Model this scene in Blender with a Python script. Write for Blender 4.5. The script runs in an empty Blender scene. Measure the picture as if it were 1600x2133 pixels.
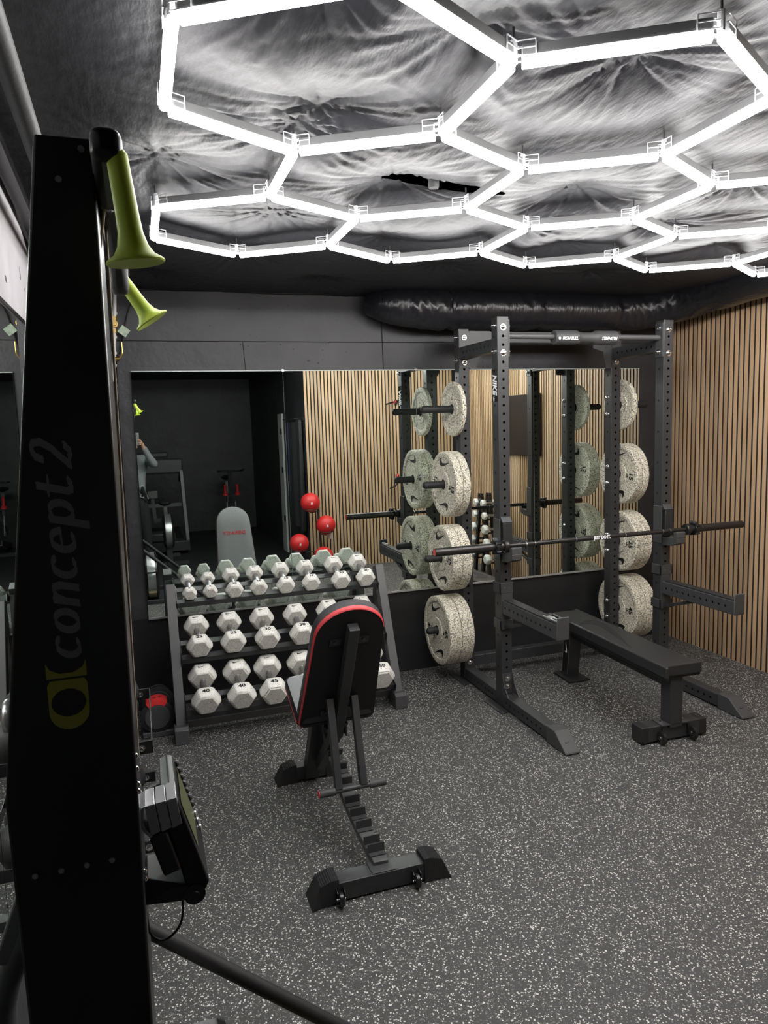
import bpy, math, random
from math import pi, sin, cos, radians, sqrt, atan2
from mathutils import Vector as V, Matrix, noise
random.seed(7)
SC = bpy.context.scene
COL = SC.collection
# ---------------------------------------------------------------- camera
cam = bpy.data.cameras.new('camera'); camo = bpy.data.objects.new('camera', cam); COL.objects.link(camo)
R3 = Matrix(((0.9458391780936508, -0.32305412976936787, -0.032004350049382096),
             (0.06866731924025361, 0.10273566553238647, 0.9923357205583071),
             (-0.31729016444176783, -0.9407876552477578, 0.11935468850881216))).transposed()
camo.matrix_world = Matrix.Translation((0, 0, 1.783)) @ R3.to_4x4()
cam.sensor_fit = 'VERTICAL'; cam.sensor_height = 36.0; cam.sensor_width = 27.0
cam.lens = 1493.4 / 2133 * 36; cam.clip_start = .01; cam.clip_end = 60
SC.camera = camo
# ---------------------------------------------------------------- world, exposure
wd = bpy.data.worlds.new('world'); SC.world = wd; wd.use_nodes = True
wd.node_tree.nodes['Background'].inputs[0].default_value = (.02, .022, .03, 1)
wd.node_tree.nodes['Background'].inputs[1].default_value = .1
SC.view_settings.view_transform = 'Standard'; SC.view_settings.look = 'None'
SC.view_settings.gamma = 1; SC.view_settings.use_curve_mapping = False
SC.view_settings.exposure = 2.7
TUBE_EMIT = 8.5
# ---------------------------------------------------------------- materials
MATS = {}
def mat(name, col, rough=.5, metal=0, spec=.5, bump=None, emit=0, coat=0, trans=0, vary=None, speck=None):
    """bump=(scale,strength,(sx,sy,sz)) vary=(scale,amount) speck=(scale,density,colour[,radius])"""
    m = bpy.data.materials.new(name); MATS[name] = m; m.use_nodes = True
    nt = m.node_tree; b = nt.nodes['Principled BSDF']; L = nt.links.new
    b.inputs['Base Color'].default_value = (*col, 1); b.inputs['Roughness'].default_value = rough
    b.inputs['Metallic'].default_value = metal; b.inputs['Specular IOR Level'].default_value = spec
    b.inputs['Coat Weight'].default_value = coat; b.inputs['Transmission Weight'].default_value = trans
    tc = nt.nodes.new('ShaderNodeTexCoord'); src = None
    if vary:
        n = nt.nodes.new('ShaderNodeTexNoise'); n.inputs['Scale'].default_value = vary[0]; n.inputs['Detail'].default_value = 5
        L(tc.outputs['Object'], n.inputs['Vector'])
        r = nt.nodes.new('ShaderNodeMapRange'); r.inputs[1].default_value = .3; r.inputs[2].default_value = .7
        r.inputs[3].default_value = 1 - vary[1]; r.inputs[4].default_value = 1 + vary[1]
        L(n.outputs['Fac'], r.inputs[0])
        mx = nt.nodes.new('ShaderNodeVectorMath'); mx.operation = 'SCALE'; mx.inputs[0].default_value = col
        L(r.outputs[0], mx.inputs['Scale']); src = mx.outputs[0]
    if speck:
        for sp in (speck if isinstance(speck[0], (tuple, list)) else [speck]):
            vo = nt.nodes.new('ShaderNodeTexVoronoi'); vo.inputs['Scale'].default_value = sp[0]
            nz = nt.nodes.new('ShaderNodeTexNoise'); nz.inputs['Scale'].default_value = sp[0]*1.3
            L(tc.outputs['Object'], nz.inputs['Vector'])
            ad = nt.nodes.new('ShaderNodeVectorMath'); ad.operation = 'MULTIPLY_ADD'
            ad.inputs[1].default_value = (.8/sp[0],)*3
            L(nz.outputs['Color'], ad.inputs[0]); L(tc.outputs['Object'], ad.inputs[2]); L(ad.outputs[0], vo.inputs['Vector'])
            sepc = nt.nodes.new('ShaderNodeSeparateColor'); L(vo.outputs['Color'], sepc.inputs[0])
            c1 = nt.nodes.new('ShaderNodeMath'); c1.operation = 'LESS_THAN'; c1.inputs[1].default_value = sp[1]
            L(sepc.outputs[0], c1.inputs[0])
            rr = nt.nodes.new('ShaderNodeMath'); rr.operation = 'MULTIPLY'; rr.inputs[1].default_value = sp[3] if len(sp) > 3 else 9
            L(sepc.outputs[1], rr.inputs[0])
            c2 = nt.nodes.new('ShaderNodeMath'); c2.operation = 'LESS_THAN'
            L(vo.outputs['Distance'], c2.inputs[0]); L(rr.outputs[0], c2.inputs[1])
            mm = nt.nodes.new('ShaderNodeMath'); mm.operation = 'MULTIPLY'
            L(c1.outputs[0], mm.inputs[0]); L(c2.outputs[0], mm.inputs[1])
            mi = nt.nodes.new('ShaderNodeMix'); mi.data_type = 'RGBA'
            mi.inputs['A'].default_value = (*col, 1); mi.inputs['B'].default_value = (*sp[2], 1)
            if src: L(src, mi.inputs['A'])
            L(mm.outputs[0], mi.inputs['Factor']); src = mi.outputs['Result']
    if src: L(src, b.inputs['Base Color'])
    if bump:
        n = nt.nodes.new('ShaderNodeTexNoise'); n.inputs['Scale'].default_value = bump[0]; n.inputs['Detail'].default_value = 6
        mp = nt.nodes.new('ShaderNodeMapping'); mp.inputs['Scale'].default_value = bump[2] if len(bump) > 2 else (1, 1, 1)
        L(tc.outputs['Object'], mp.inputs[0]); L(mp.outputs[0], n.inputs['Vector'])
        bp = nt.nodes.new('ShaderNodeBump'); bp.inputs['Strength'].default_value = bump[1]; bp.inputs['Distance'].default_value = .01
        L(n.outputs['Fac'], bp.inputs['Height']); L(bp.outputs[0], b.inputs['Normal'])
    if emit:
        b.inputs['Emission Color'].default_value = (*col, 1); b.inputs['Emission Strength'].default_value = emit
    return m
mat('floor', (.040, .040, .040), .62, bump=(180, .25), speck=[(200, .34, (.13, .13, .125), .8), (178, .31, (.62, .61, .57), .66)])
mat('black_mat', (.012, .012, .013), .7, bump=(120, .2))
mat('wall_black', (.028, .028, .031), .5, bump=(7, .8), vary=(2.5, .35))
mat('wall_lower', (.016, .016, .017), .42, bump=(12, .35))
mat('concrete', (.30, .29, .30), .8, bump=(14, .5), vary=(3, .2), speck=(9, .14, (.04, .04, .04), .3))
mat('foil', (.020, .020, .024), .52, spec=.38, bump=(40, .32, (1, .35, 1)))
mat('foil_duct', (.013, .013, .016), .27, spec=.6, bump=(28, .8, (2.2, .5, .5)))
mat('brown_dark', (.03, .022, .016), .8, bump=(20, .5), vary=(8, .5))
mat('slat_back', (.008, .008, .009), .9)
mat('light', (1.0, .985, .97), .4, emit=TUBE_EMIT)
mat('housing', (.20, .20, .205), .5)
mat('connector', (.75, .76, .78), .15, spec=.6)
mat('steel_black', (.030, .031, .033), .38, bump=(400, .05))
mat('steel_mid', (.045, .046, .048), .42, bump=(500, .05))
mat('steel_gloss', (.012, .012, .013), .22)
mat('grey_steel', (.075, .075, .077), .42)
mat('hole_dark', (.004, .004, .004), .9)
mat('chrome', (.75, .75, .76), .16, metal=1)
mat('chrome_rough', (.45, .45, .46), .33, metal=1)
mat('sleeve', (.05, .048, .047), .3, metal=.7)
mat('rubber', (.014, .014, .015), .6, bump=(90, .1))
mat('rubber_grey', (.05, .05, .052), .55)
mat('vinyl_black', (.024, .024, .025), .40, bump=(160, .12))
mat('vinyl_grey', (.20, .205, .21), .45, bump=(140, .1))
mat('vinyl_carbon', (.04, .04, .042), .35, bump=(300, .4, (1, 3, 1)))
mat('board_black', (.006, .006, .007), .7)
mat('red', (.62, .03, .03), .4)
mat('red_ball', (.55, .018, .02), .45, bump=(60, .15))
mat('red_pipe', (.60, .05, .06), .45)
mat('white_print', (.85, .85, .85), .5)
mat('black_print', (.01, .01, .01), .6)
mat('dim_print', (.12, .12, .13), .5)
mat('dim_yellow', (.22, .205, .02), .5)
mat('urethane', (.82, .81, .76), .45, speck=[(360, .18, (.34, .32, .26), .7), (420, .09, (.10, .10, .09), .7)])
mat('urethane_face', (.60, .59, .54), .5, speck=[(400, .32, (.24, .22, .18), .8), (460, .22, (.10, .10, .09), .8)])
mat('plate_speck', (.84, .79, .65), .6, speck=[(235, .52, (.03, .03, .03), .95), (300, .25, (.22, .17, .11), .9)], bump=(300, .2))
mat('lime', (.48, .62, .05), .45)
mat('erg_black', (.006, .0065, .009), .33)
mat('silver', (.50, .51, .52), .3, metal=.8)
mat('lcd', (.10, .11, .05), .3)
mat('cord_tan', (.35, .28, .2), .8)
mat('pex', (.62, .62, .62), .4)
mat('brass', (.55, .38, .12), .3, metal=1)
mat('tag_green', (.45, .55, .42), .7, vary=(40, .3))
mat('mirror', (.83, .90, .86), .0, metal=1)
mat('mirror_edge', (.45, .50, .48), .3)
mat('alu', (.5, .5, .5), .35, metal=.6)
mat('wood_strip', (.55, .42, .2), .6)
mat('sweater', (.22, .24, .245), .9, bump=(80, .3))
mat('trousers', (.012, .012, .014), .9)
mat('skin', (.50, .29, .20), .5)
mat('hair', (.02, .014, .01), .6)
mat('shoe', (.6, .6, .6), .6)
mat('phone', (.30, .30, .31), .3, metal=.6)
mat('door_white', (.45, .46, .44), .5)
mat('purple', (.10, .07, .25), .6)
mat('tv', (.006, .006, .007), .35)
mat('bottle', (.7, .7, .68), .4)
mat('amber', (.3, .13, .03), .4)
def wood(name, c1, c2):
    m = bpy.data.materials.new(name); MATS[name] = m; m.use_nodes = True; nt = m.node_tree; L = nt.links.new
    b = nt.nodes['Principled BSDF']; b.inputs['Roughness'].default_value = .55
    tc = nt.nodes.new('ShaderNodeTexCoord'); mp = nt.nodes.new('ShaderNodeMapping'); mp.inputs['Scale'].default_value = (9, 9, .8)
    geo = nt.nodes.new('ShaderNodeObjectInfo')
    n = nt.nodes.new('ShaderNodeTexNoise'); n.inputs['Scale'].default_value = 6; n.inputs['Detail'].default_value = 8
    L(tc.outputs['Object'], mp.inputs[0]); L(mp.outputs[0], n.inputs['Vector'])
    mx = nt.nodes.new('ShaderNodeMix'); mx.data_type = 'RGBA'; mx.inputs['A'].default_value = (*c1, 1); mx.inputs['B'].default_value = (*c2, 1)
    L(n.outputs['Fac'], mx.inputs['Factor'])
    r = nt.nodes.new('ShaderNodeMapRange'); r.inputs[3].default_value = .82; r.inputs[4].default_value = 1.15
    L(geo.outputs['Random'], r.inputs[0])
    s = nt.nodes.new('ShaderNodeVectorMath'); s.operation = 'SCALE'; L(mx.outputs['Result'], s.inputs[0]); L(r.outputs[0], s.inputs['Scale'])
    L(s.outputs[0], b.inputs['Base Color'])
wood('slat_wood', (.52, .35, .205), (.38, .25, .145))

# ---------------------------------------------------------------- mesh helpers
def basis(d, up=V((0, 0, 1))):
    d = V(d).normalized()
    if abs(d.dot(up)) > .97: up = V((0, 1, 0)) if abs(d.y) < .9 else V((1, 0, 0))
    u = up.cross(d).normalized(); v = d.cross(u).normalized()
    return d, u, v
class B:
    def __init__(s): s.v = []; s.f = []
    def add(s, vs, fs):
        o = len(s.v); s.v += [V(a) for a in vs]; s.f += [tuple(i+o for i in f) for f in fs]; return s
    def box(s, c, sz, M=None):
        c = V(c); x, y, z = [a/2 for a in sz]
        vs = [V((i*x, j*y, k*z)) for i in (-1, 1) for j in (-1, 1) for k in (-1, 1)]
        if M: vs = [M @ a for a in vs]
        return s.add([a+c for a in vs], [(0, 1, 3, 2), (4, 6, 7, 5), (0, 4, 5, 1), (2, 3, 7, 6), (0, 2, 6, 4), (1, 5, 7, 3)])
    def bx(s, x0, x1, y0, y1, z0, z1): return s.box(((x0+x1)/2, (y0+y1)/2, (z0+z1)/2), (x1-x0, y1-y0, z1-z0))
    def beam(s, p0, p1, w, h, up=V((0, 0, 1))):
        p0 = V(p0); p1 = V(p1); d, u, v = basis(p1-p0, V(up))
        vs = [p+u*a*w/2+v*b*h/2 for p in (p0, p1) for a, b in ((-1, -1), (1, -1), (1, 1), (-1, 1))]
        return s.add(vs, [(3, 2, 1, 0), (4, 5, 6, 7), (0, 1, 5, 4), (1, 2, 6, 5), (2, 3, 7, 6), (3, 0, 4, 7)])
    def lathe(s, prof, o=(0, 0, 0), d=(0, 0, 1), n=24):
        """prof list of (r, t) along d"""
        o = V(o); d, u, v = basis(d); m = len(prof); vs = []
        for r, t in prof:
            for k in range(n):
                a = 2*pi*k/n; vs.append(o+d*t+(u*cos(a)+v*sin(a))*max(r, 1e-5))
        fs = [(i*n+k, i*n+(k+1) % n, (i+1)*n+(k+1) % n, (i+1)*n+k) for i in range(m-1) for k in range(n)]
        if prof[0][0] > 1e-4: fs.append(tuple(reversed(range(n))))
        if prof[-1][0] > 1e-4: fs.append(tuple(range((m-1)*n, m*n)))
        return s.add(vs, fs)
    def cyl(s, p0, p1, r, n=16, r1=None, ch=0):
        p0 = V(p0); p1 = V(p1); L = (p1-p0).length; r1 = r if r1 is None else r1
        pr = [(r, 0), (r1, L)] if not ch else [(r-ch, 0), (r, ch), (r1, L-ch), (r1-ch, L)]
        return s.lathe(pr, p0, p1-p0, n)
    def ball(s, c, r, n=16, sq=(1, 1, 1)):
        o = len(s.v); s.lathe([(r*sin(pi*i/(n//2)), -r*cos(pi*i/(n//2))) for i in range(n//2+1)], (0, 0, 0), (0, 0, 1), n)
        for i in range(o, len(s.v)): a = s.v[i]; s.v[i] = V((a.x*sq[0], a.y*sq[1], a.z*sq[2]))+V(c)
        return s
    def tube(s, pts, r, n=12, sm=True, cap=True, st=8):
        pts = [V(p) for p in pts]
        if sm and len(pts) > 2:
            q = []; P = [pts[0]*2-pts[1]]+pts+[pts[-1]*2-pts[-2]]
            for i in range(1, len(P)-2):
                for k in range(st):
                    t = k/st; a, b_, c, d_ = P[i-1:i+3]
                    q.append(.5*((2*b_)+(c-a)*t+(2*a-5*b_+4*c-d_)*t*t+(3*b_-a-3*c+d_)*t**3))
            q.append(pts[-1]); 
            if isinstance(r, (list, tuple)):
                r = [r[min(int(i/st), len(r)-1)]*(1-(i % st)/st)+r[min(int(i/st)+1, len(r)-1)]*((i % st)/st) for i in range(len(q))]
            pts = q
        rs = r if isinstance(r, (list, tuple)) else [r]*len(pts)
        d, u, v = basis(pts[1]-pts[0]); vs = []
        for i, p in enumerate(pts):
            t = (pts[min(i+1, len(pts)-1)]-pts[max(i-1, 0)]).normalized()
            u = (u-t*u.dot(t)).normalized(); v = t.cross(u)
            vs += [p+(u*cos(2*pi*k/n)+v*sin(2*pi*k/n))*rs[i] for k in range(n)]
        m = len(pts); fs = [(i*n+k, i*n+(k+1) % n, (i+1)*n+(k+1) % n, (i+1)*n+k) for i in range(m-1) for k in range(n)]
        if cap: fs += [tuple(reversed(range(n))), tuple(range((m-1)*n, m*n))]
        return s.add(vs, fs)
    def prism(s, poly, o, u, v, t):
        """2D polygon in plane (u,v) at o extruded by vector t"""
        o = V(o); u = V(u); v = V(v); t = V(t); n = len(poly)
        vs = [o+u*a+v*b for a, b in poly]; vs += [a+t for a in vs]
        fs = [tuple(reversed(range(n))), tuple(range(n, 2*n))]+[(i, (i+1) % n, n+(i+1) % n, n+i) for i in range(n)]
        return s.add(vs, fs)
    def loft(s, rings, cap=True):
        n = len(rings[0]); vs = [p for r in rings for p in r]; m = len(rings)
        fs = [(i*n+k, i*n+(k+1) % n, (i+1)*n+(k+1) % n, (i+1)*n+k) for i in range(m-1) for k in range(n)]
        if cap: fs += [tuple(reversed(range(n))), tuple(range((m-1)*n, m*n))]
        return s.add(vs, fs)
    def holed(s, p0, d, L, u, w, h, start, n, pitch=.0508, faces=(1, 1, 1, 1), r=.0085, c=.004, skip=()):
        """square tube from p0 along d; faces +u,-u,+v,-v; holes on faces flagged"""
        p0 = V(p0); d = V(d).normalized(); u = V(u).normalized(); v = d.cross(u)
        dims = ((u, v, w, h), (-u, -v, w, h), (v, -u, h, w), (-v, u, h, w))
        for fi, (nn, t, dist, wid) in enumerate(dims):
            hw = wid/2-c; o = p0+nn*dist/2
            def q(a, b): return o+d*a+t*b
            if not faces[fi]:
                s.add([q(0, -hw), q(L, -hw), q(L, hw), q(0, hw)], [(0, 1, 2, 3)])
            else:
                ca = atan2(hw, pitch/2)
                A = [0, ca/2, ca, (ca+pi/2)/2+.1, pi/2, pi-(ca+pi/2)/2-.1, pi-ca, pi-ca/2, pi]; A = A+[a+pi for a in A[1:-1]]
                s.add([q(0, -hw), q(start-pitch/2, -hw), q(start-pitch/2, hw), q(0, hw)], [(0, 1, 2, 3)])
                e = start+pitch*(n-.5)
                if e < L: s.add([q(e, -hw), q(L, -hw), q(L, hw), q(e, hw)], [(0, 1, 2, 3)])
                for k in range(n):
                    x = start+k*pitch; m = len(A); vo = []; vc = []; vi = []
                    if k in skip:
                        s.add([q(x-pitch/2, -hw), q(x+pitch/2, -hw), q(x+pitch/2, hw), q(x-pitch/2, hw)], [(0, 1, 2, 3)]); continue
                    for a in A:
                        ca_, sa_ = cos(a), sin(a)
                        k_ = min(pitch/2/max(abs(ca_), 1e-6), hw/max(abs(sa_), 1e-6))
                        vo.append(q(x+ca_*k_, sa_*k_)); vc.append(q(x+ca_*r, sa_*r)); vi.append(q(x+ca_*r, sa_*r)-nn*.005)
                    s.add(vo+vc+vi, [(i, (i+1) % m, m+(i+1) % m, m+i) for i in range(m)]+[(m+i, m+(i+1) % m, 2*m+(i+1) % m, 2*m+i) for i in range(m)])
            # corner chamfer between this face's +t edge and next
        for a, b in ((1, 1), (1, -1), (-1, 1), (-1, -1)):
            e1 = p0+u*a*w/2+v*b*(h/2-c); e2 = p0+u*a*(w/2-c)+v*b*h/2; e3 = p0+u*a*(w/2-c*.3)+v*b*(h/2-c*.3)
            s.add([e1, e1+d*L, e3+d*L, e3, e2, e2+d*L], [(0, 1, 2, 3), (3, 2, 5, 4)])
        for e in (0, L):
            s.add([p0+d*e+u*a*w/2+v*b*h/2 for a, b in ((-1+2*c/w, -1), (1-2*c/w, -1), (1, -1+2*c/h), (1, 1-2*c/h), (1-2*c/w, 1), (-1+2*c/w, 1), (-1, 1-2*c/h), (-1, -1+2*c/h))], [tuple(range(8))])
        return s
    def build(s, name, m, parent=None, bevel=0, ang=35, recalc=True, seg=2):
        me = bpy.data.meshes.new(name); off = OFF.get(parent.name, V((0, 0, 0))) if parent else None
        loc = V((0, 0, 0))
        if parent is None:
            xs = [a.x for a in s.v]; ys = [a.y for a in s.v]; zs = [a.z for a in s.v]
            loc = V(((min(xs)+max(xs))/2, (min(ys)+max(ys))/2, min(zs))); off = loc
        me.from_pydata([a-off for a in s.v], [], s.f); me.materials.append(MATS[m])
        if recalc:
            import bmesh
            bm = bmesh.new(); bm.from_mesh(me); bmesh.ops.recalc_face_normals(bm, faces=bm.faces); bm.to_mesh(me); bm.free()
        me.polygons.foreach_set('use_smooth', [True]*len(me.polygons)); me.set_sharp_from_angle(angle=radians(ang))
        o = bpy.data.objects.new(name, me); COL.objects.link(o); o.location = loc
        OFF[o.name] = off.copy()
        if parent: o.parent = parent
        if bevel:
            b = o.modifiers.new('bevel', 'BEVEL'); b.width = bevel; b.segments = seg; b.limit_method = 'ANGLE'; b.angle_limit = radians(40)
        return o
OFF = {}
def thing(name, loc=(0, 0, 0)):
    o = bpy.data.objects.new(name, None); COL.objects.link(o); o.location = loc; OFF[o.name] = V(loc); o.empty_display_size = .1
    return o
def tag(o, label=None, cat=None, group=None, kind=None):
    if label: o['label'] = label
    if cat: o['category'] = cat
    if group: o['group'] = group
    if kind: o['kind'] = kind
    return o
def struct(o): o['kind'] = 'structure'; return o
def clone(o, parent=None):
    c = o.copy(); COL.objects.link(c); c.parent = parent
    if parent is None and 'label' in c: pass
    for ch in list(o.children): clone(ch, c)
    return c
def dupchild(o, loc):
    c = o.copy(); COL.objects.link(c); c.location = V(loc); return c
def text(s, size, m, parent, o, u, v, name='lettering', bold=0, shear=0, ext=.0006, sx=1, align='CENTER', space=1):
    """text in plane (u right, v up) at o, world coords"""
    cu = bpy.data.curves.new('t', 'FONT'); cu.body = s; cu.size = size; cu.offset = bold*size; cu.shear = shear; cu.extrude = ext
    cu.align_x = align; cu.align_y = 'CENTER'; cu.space_character = space; cu.resolution_u = 3
    to = bpy.data.objects.new('t', cu); COL.objects.link(to)
    me = bpy.data.meshes.new_from_object(to.evaluated_get(bpy.context.evaluated_depsgraph_get()))
    bpy.data.objects.remove(to); bpy.data.curves.remove(cu)
    u = V(u).normalized(); v = V(v).normalized(); n = u.cross(v); o = V(o)
    off = OFF.get(parent.name, V((0, 0, 0))) if parent else V((0, 0, 0))
    for q in me.vertices: p = q.co.copy(); q.co = o-off+u*p.x*sx+v*p.y+n*p.z
    me.materials.clear(); me.materials.append(MATS[m])
    ob = bpy.data.objects.new(name, me); COL.objects.link(ob); OFF[ob.name] = off
    if parent: ob.parent = parent
    return ob
# tick-shaped emblem outline (unit width ~1)
def bez(p, n=8):
    out = []
    for i in range(n):
        t = i/n; out.append(tuple((1-t)**3*p[0][k]+3*(1-t)**2*t*p[1][k]+3*(1-t)*t*t*p[2][k]+t**3*p[3][k] for k in (0, 1)))
    return out
TICK = (bez([(1.0, .36), (.62, .20), (.42, .10), (.30, .07)], 6)+bez([(.30, .07), (.10, .01), (-.02, .06), (.0, .18)], 8) +
        bez([(.0, .18), (.02, .28), (.08, .34), (.14, .42)], 6)+bez([(.14, .42), (.09, .30), (.12, .20), (.24, .19)], 8)+bez([(.24, .19), (.36, .18), (.66, .27), (1.0, .36)], 6))
TICK = [(a-.5, b-.2) for a, b in TICK]
def tick(size, m, parent, o, u, v, th=.0006, name='emblem', flip=1):
    u = V(u).normalized()*size*flip; v = V(v).normalized()*size
    n = u.cross(v).normalized()*flip
    return B().prism(TICK, V(o), u, v, n*th).build(name, m, parent)

# ================================================================ ROOM
XL, XR, YB, ZC = -.36, 4.012, 4.762, 2.688
XI, YI = 1.97, .68            # inner corner behind the camera
YR = -3.8
fl = B().bx(XL-.1, XR+.1, 1.64, YB+.1, -.06, 0).build('floor', 'floor'); struct(fl)
f2 = B().bx(.62, XR+.1, .25, 1.64, -.06, 0).build('floor', 'floor'); struct(f2)
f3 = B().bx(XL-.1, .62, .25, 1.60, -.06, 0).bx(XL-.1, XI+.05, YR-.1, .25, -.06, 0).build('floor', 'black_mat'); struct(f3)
st = B().bx(XL, .62, 1.60, 1.64, -.06, .008).build('trim_1', 'wood_strip'); struct(st)
# back wall: upper concrete part, formwork seams
wb = B().bx(XL-.1, XR+.1, YB, YB+.1, .6, ZC+.2).build('wall_back', 'wall_black'); struct(wb)
wl = B().bx(XL-.1, XR+.1, YB-.004, YB+.1, 0, .6).build('wall_back', 'wall_lower'); struct(wl)
s = B()
s.beam((-.3, YB, 2.352), (1.629, YB, 2.352), .003, .005); s.beam((1.629, YB, 2.352), (4, YB, 2.36), .003, .005)
s.beam((.68, YB, 2.352), (.69, YB, 2.17), .004, .003); s.beam((1.629, YB, 2.62), (1.635, YB, 2.17), .006, .004)
s.build('seam', 'hole_dark', wb)
random.seed(3); s = B()
for i in range(70):
    x = random.uniform(.0, 3.9); z = random.uniform(2.2, 2.65); s.ball((x, YB, z), random.uniform(.002, .006), 8, (random.uniform(.6, 2), .3, 1))
s.build('blister', 'wall_lower', wb)
# left wall
wlf = B().bx(XL-.1, XL, YR-.1, YB+.1, 0, ZC+.2).build('wall_left', 'wall_black'); struct(wlf)
gc = B(); gc.prism([(.2, 2.19), (4.2, 2.19), (3.3, 2.40), (2.7, 2.62), (.2, 2.62)], (XL, 0, 0), (0, 1, 0), (0, 0, 1), (.012, 0, 0))
gc.build('bare_concrete_band', 'concrete', wlf)
wr = B().bx(XR, XR+.1, YI-.1, YB+.1, 0, ZC+.2).build('wall_right', 'slat_back'); struct(wr)
wi = B().bx(XI, XI+.03, YR, YI-.03, 0, ZC+.2).build('wall_inner', 'wall_black'); struct(wi)
wi2 = B().bx(XI, XR+.1, YI-.03, YI, 0, ZC+.2).build('wall_rear', 'slat_back'); struct(wi2)
wf = B().bx(XL-.1, XI+.03, YR-.1, YR, 0, ZC+.2).build('wall_front', 'wall_black'); struct(wf)
# slats
SP = .04458
proto = None; k = 0; y = 4.645+SP/2+SP*2
while y > YI+.03:
    if proto is None:
        o = B().bx(XR-.006, XR, y-.0132, y+.0132, 0, ZC).build('slat', 'slat_wood', wr); proto = o; y0 = y
    else:
        o = proto.copy(); COL.objects.link(o); o.parent = wr; o.location = (0, y-y0, 0)
    y -= SP
proto = None; x = XI+.018
while x < XR-.02:
    if proto is None:
        proto = B().bx(x-.0140, x+.0140, YI, YI+.009, 0, ZC).build('slat', 'slat_wood', wi2); x0 = x
    else:
        o = proto.copy(); COL.objects.link(o); o.parent = wi2; o.location = (x-x0, 0, 0)
    x += SP
# ceiling slab above and foil sheet
cs = B().bx(XL-.1, XR+.1, YR-.1, YB+.1, 2.86, 2.95).build('ceiling', 'brown_dark'); struct(cs)
random.seed(5)
pins = [(.547, 2.10), (.52, 2.22), (1.69, 2.53), (.547, 3.75), (2.32, 2.33), (.125, 2.59), (.78, 1.60), (2.145, 3.34), (1.19, 3.385), (.95, 2.60),
        (1.25, 1.62), (1.9, 1.5), (2.6, 1.7), (2.9, 2.5), (3.4, 2.1), (3.0, 3.2), (3.6, 3.3), (.4, 1.5), (1.6, .9), (.2, .9), (.6, 3.1), (1.7, 3.9), (2.7, 3.9), (.1, 4.3), (1.1, 4.35), (3.5, 1.2), (2.6, .9), (.9, .3), (0, 3.3), (1.75, 3.1), (2.4, 2.9)]
def foil_h(x, y):
    ds = sorted(((x-a)**2+(y-b)**2, i) for i, (a, b) in enumerate(pins))[:3]
    h = 0
    d0 = sqrt(ds[0][0])
    h -= .034*(1-math.exp(-(d0/.16)**2))
    for d2, i in ds:
        d = sqrt(d2); a, b = pins[i]; th = atan2(y-b, x-a)
        n = 7+(i*5) % 6
        e = math.exp(-d/.17)
        r = 1-abs(sin(th*n/2+i+1.2*noise.noise(V((x*3, y*3, i)))))
        h += .016*e*(1-math.exp(-d/.03))*(r**3)
    w = noise.noise(V((x*2.2+y*1.1, y*3.5-x*1.5, 3)))
    h += .007*w
    # fine creases run radially from the nearest pin
    a, b = pins[ds[0][1]]; th = atan2(y-b, x-a)
    q = noise.noise(V((cos(th)*7, sin(th)*7, d0*2.5+ds[0][1])))
    h += .006*(1-abs(q)*2.2)*math.exp(-d0/.35)
    q = noise.noise(V(((x*.8+y*.6)*4, (y*.8-x*.6)*24, 7)))
    h += .0035*(1-abs(q)*2)*max(0, noise.noise(V((x*1.7, y*1.7, 11)))+.3)
    q2 = noise.noise(V(((x*.5-y*.8)*6, (y*.5+x*.8)*30, 17)))
    h += .0025*(1-abs(q2)*2)*max(0, noise.noise(V((x*2, y*2, 21)))+.2)
    return h
NX, NY = 400, 440; x0, x1, y0, y1 = XL-.02, XR+.02, .0, YB
vs = []; fs = []
for j in range(NY+1):
    for i in range(NX+1):
        x = x0+(x1-x0)*i/NX; y = y0+(y1-y0)*j/NY
        vs.append((x, y, ZC+foil_h(x, y)))
for j in range(NY):
    for i in range(NX):
        cx = x0+(x1-x0)*(i+.5)/NX; cy = y0+(y1-y0)*(j+.5)/NY
        e1 = ((cx-1.16)/(.25))**2+((cy-2.585-.02*sin(cx*9))/.045)**2
        if e1 < 1: continue
        fs.append((j*(NX+1)+i, (j+1)*(NX+1)+i, (j+1)*(NX+1)+i+1, j*(NX+1)+i+1))
bb = B(); bb.add(vs, fs); foil = bb.build('ceiling', 'foil', recalc=False, ang=80); struct(foil)
cb = B().bx(XL-.1, XR+.1, YR-.1, .0, 2.70, 2.74).build('ceiling', 'foil'); struct(cb)
# seam tape strips and battens under foil
# socket
t = thing('lamp_socket', (1.105, 2.575, 2.66))
B().lathe([(.001, .14), (.075, .14), (.075, .125), (.055, .11), (.04, .10), (.035, .095), (.03, .09)], (1.105, 2.575, 2.62), (0, 0, 1), 28).build('ceiling_plate', 'steel_mid', t)
B().lathe([(.001, .035), (.018, .035), (.02, .04), (.021, .07), (.026, .072), (.026, .10)], (1.105, 2.575, 2.62), (0, 0, 1), 24).build('bulb_holder', 'rubber_grey', t)
tag(t, 'empty ceiling lamp socket seen through the torn gap in the black foil', 'socket')
tag(B().cyl((1.15, 2.60, 2.735), (1.75, 2.58, 2.735), .014, 12).build('conduit_pipe', 'rubber_grey'), 'short grey conduit running through the torn gap beside the ceiling lamp socket', 'pipe')

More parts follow.
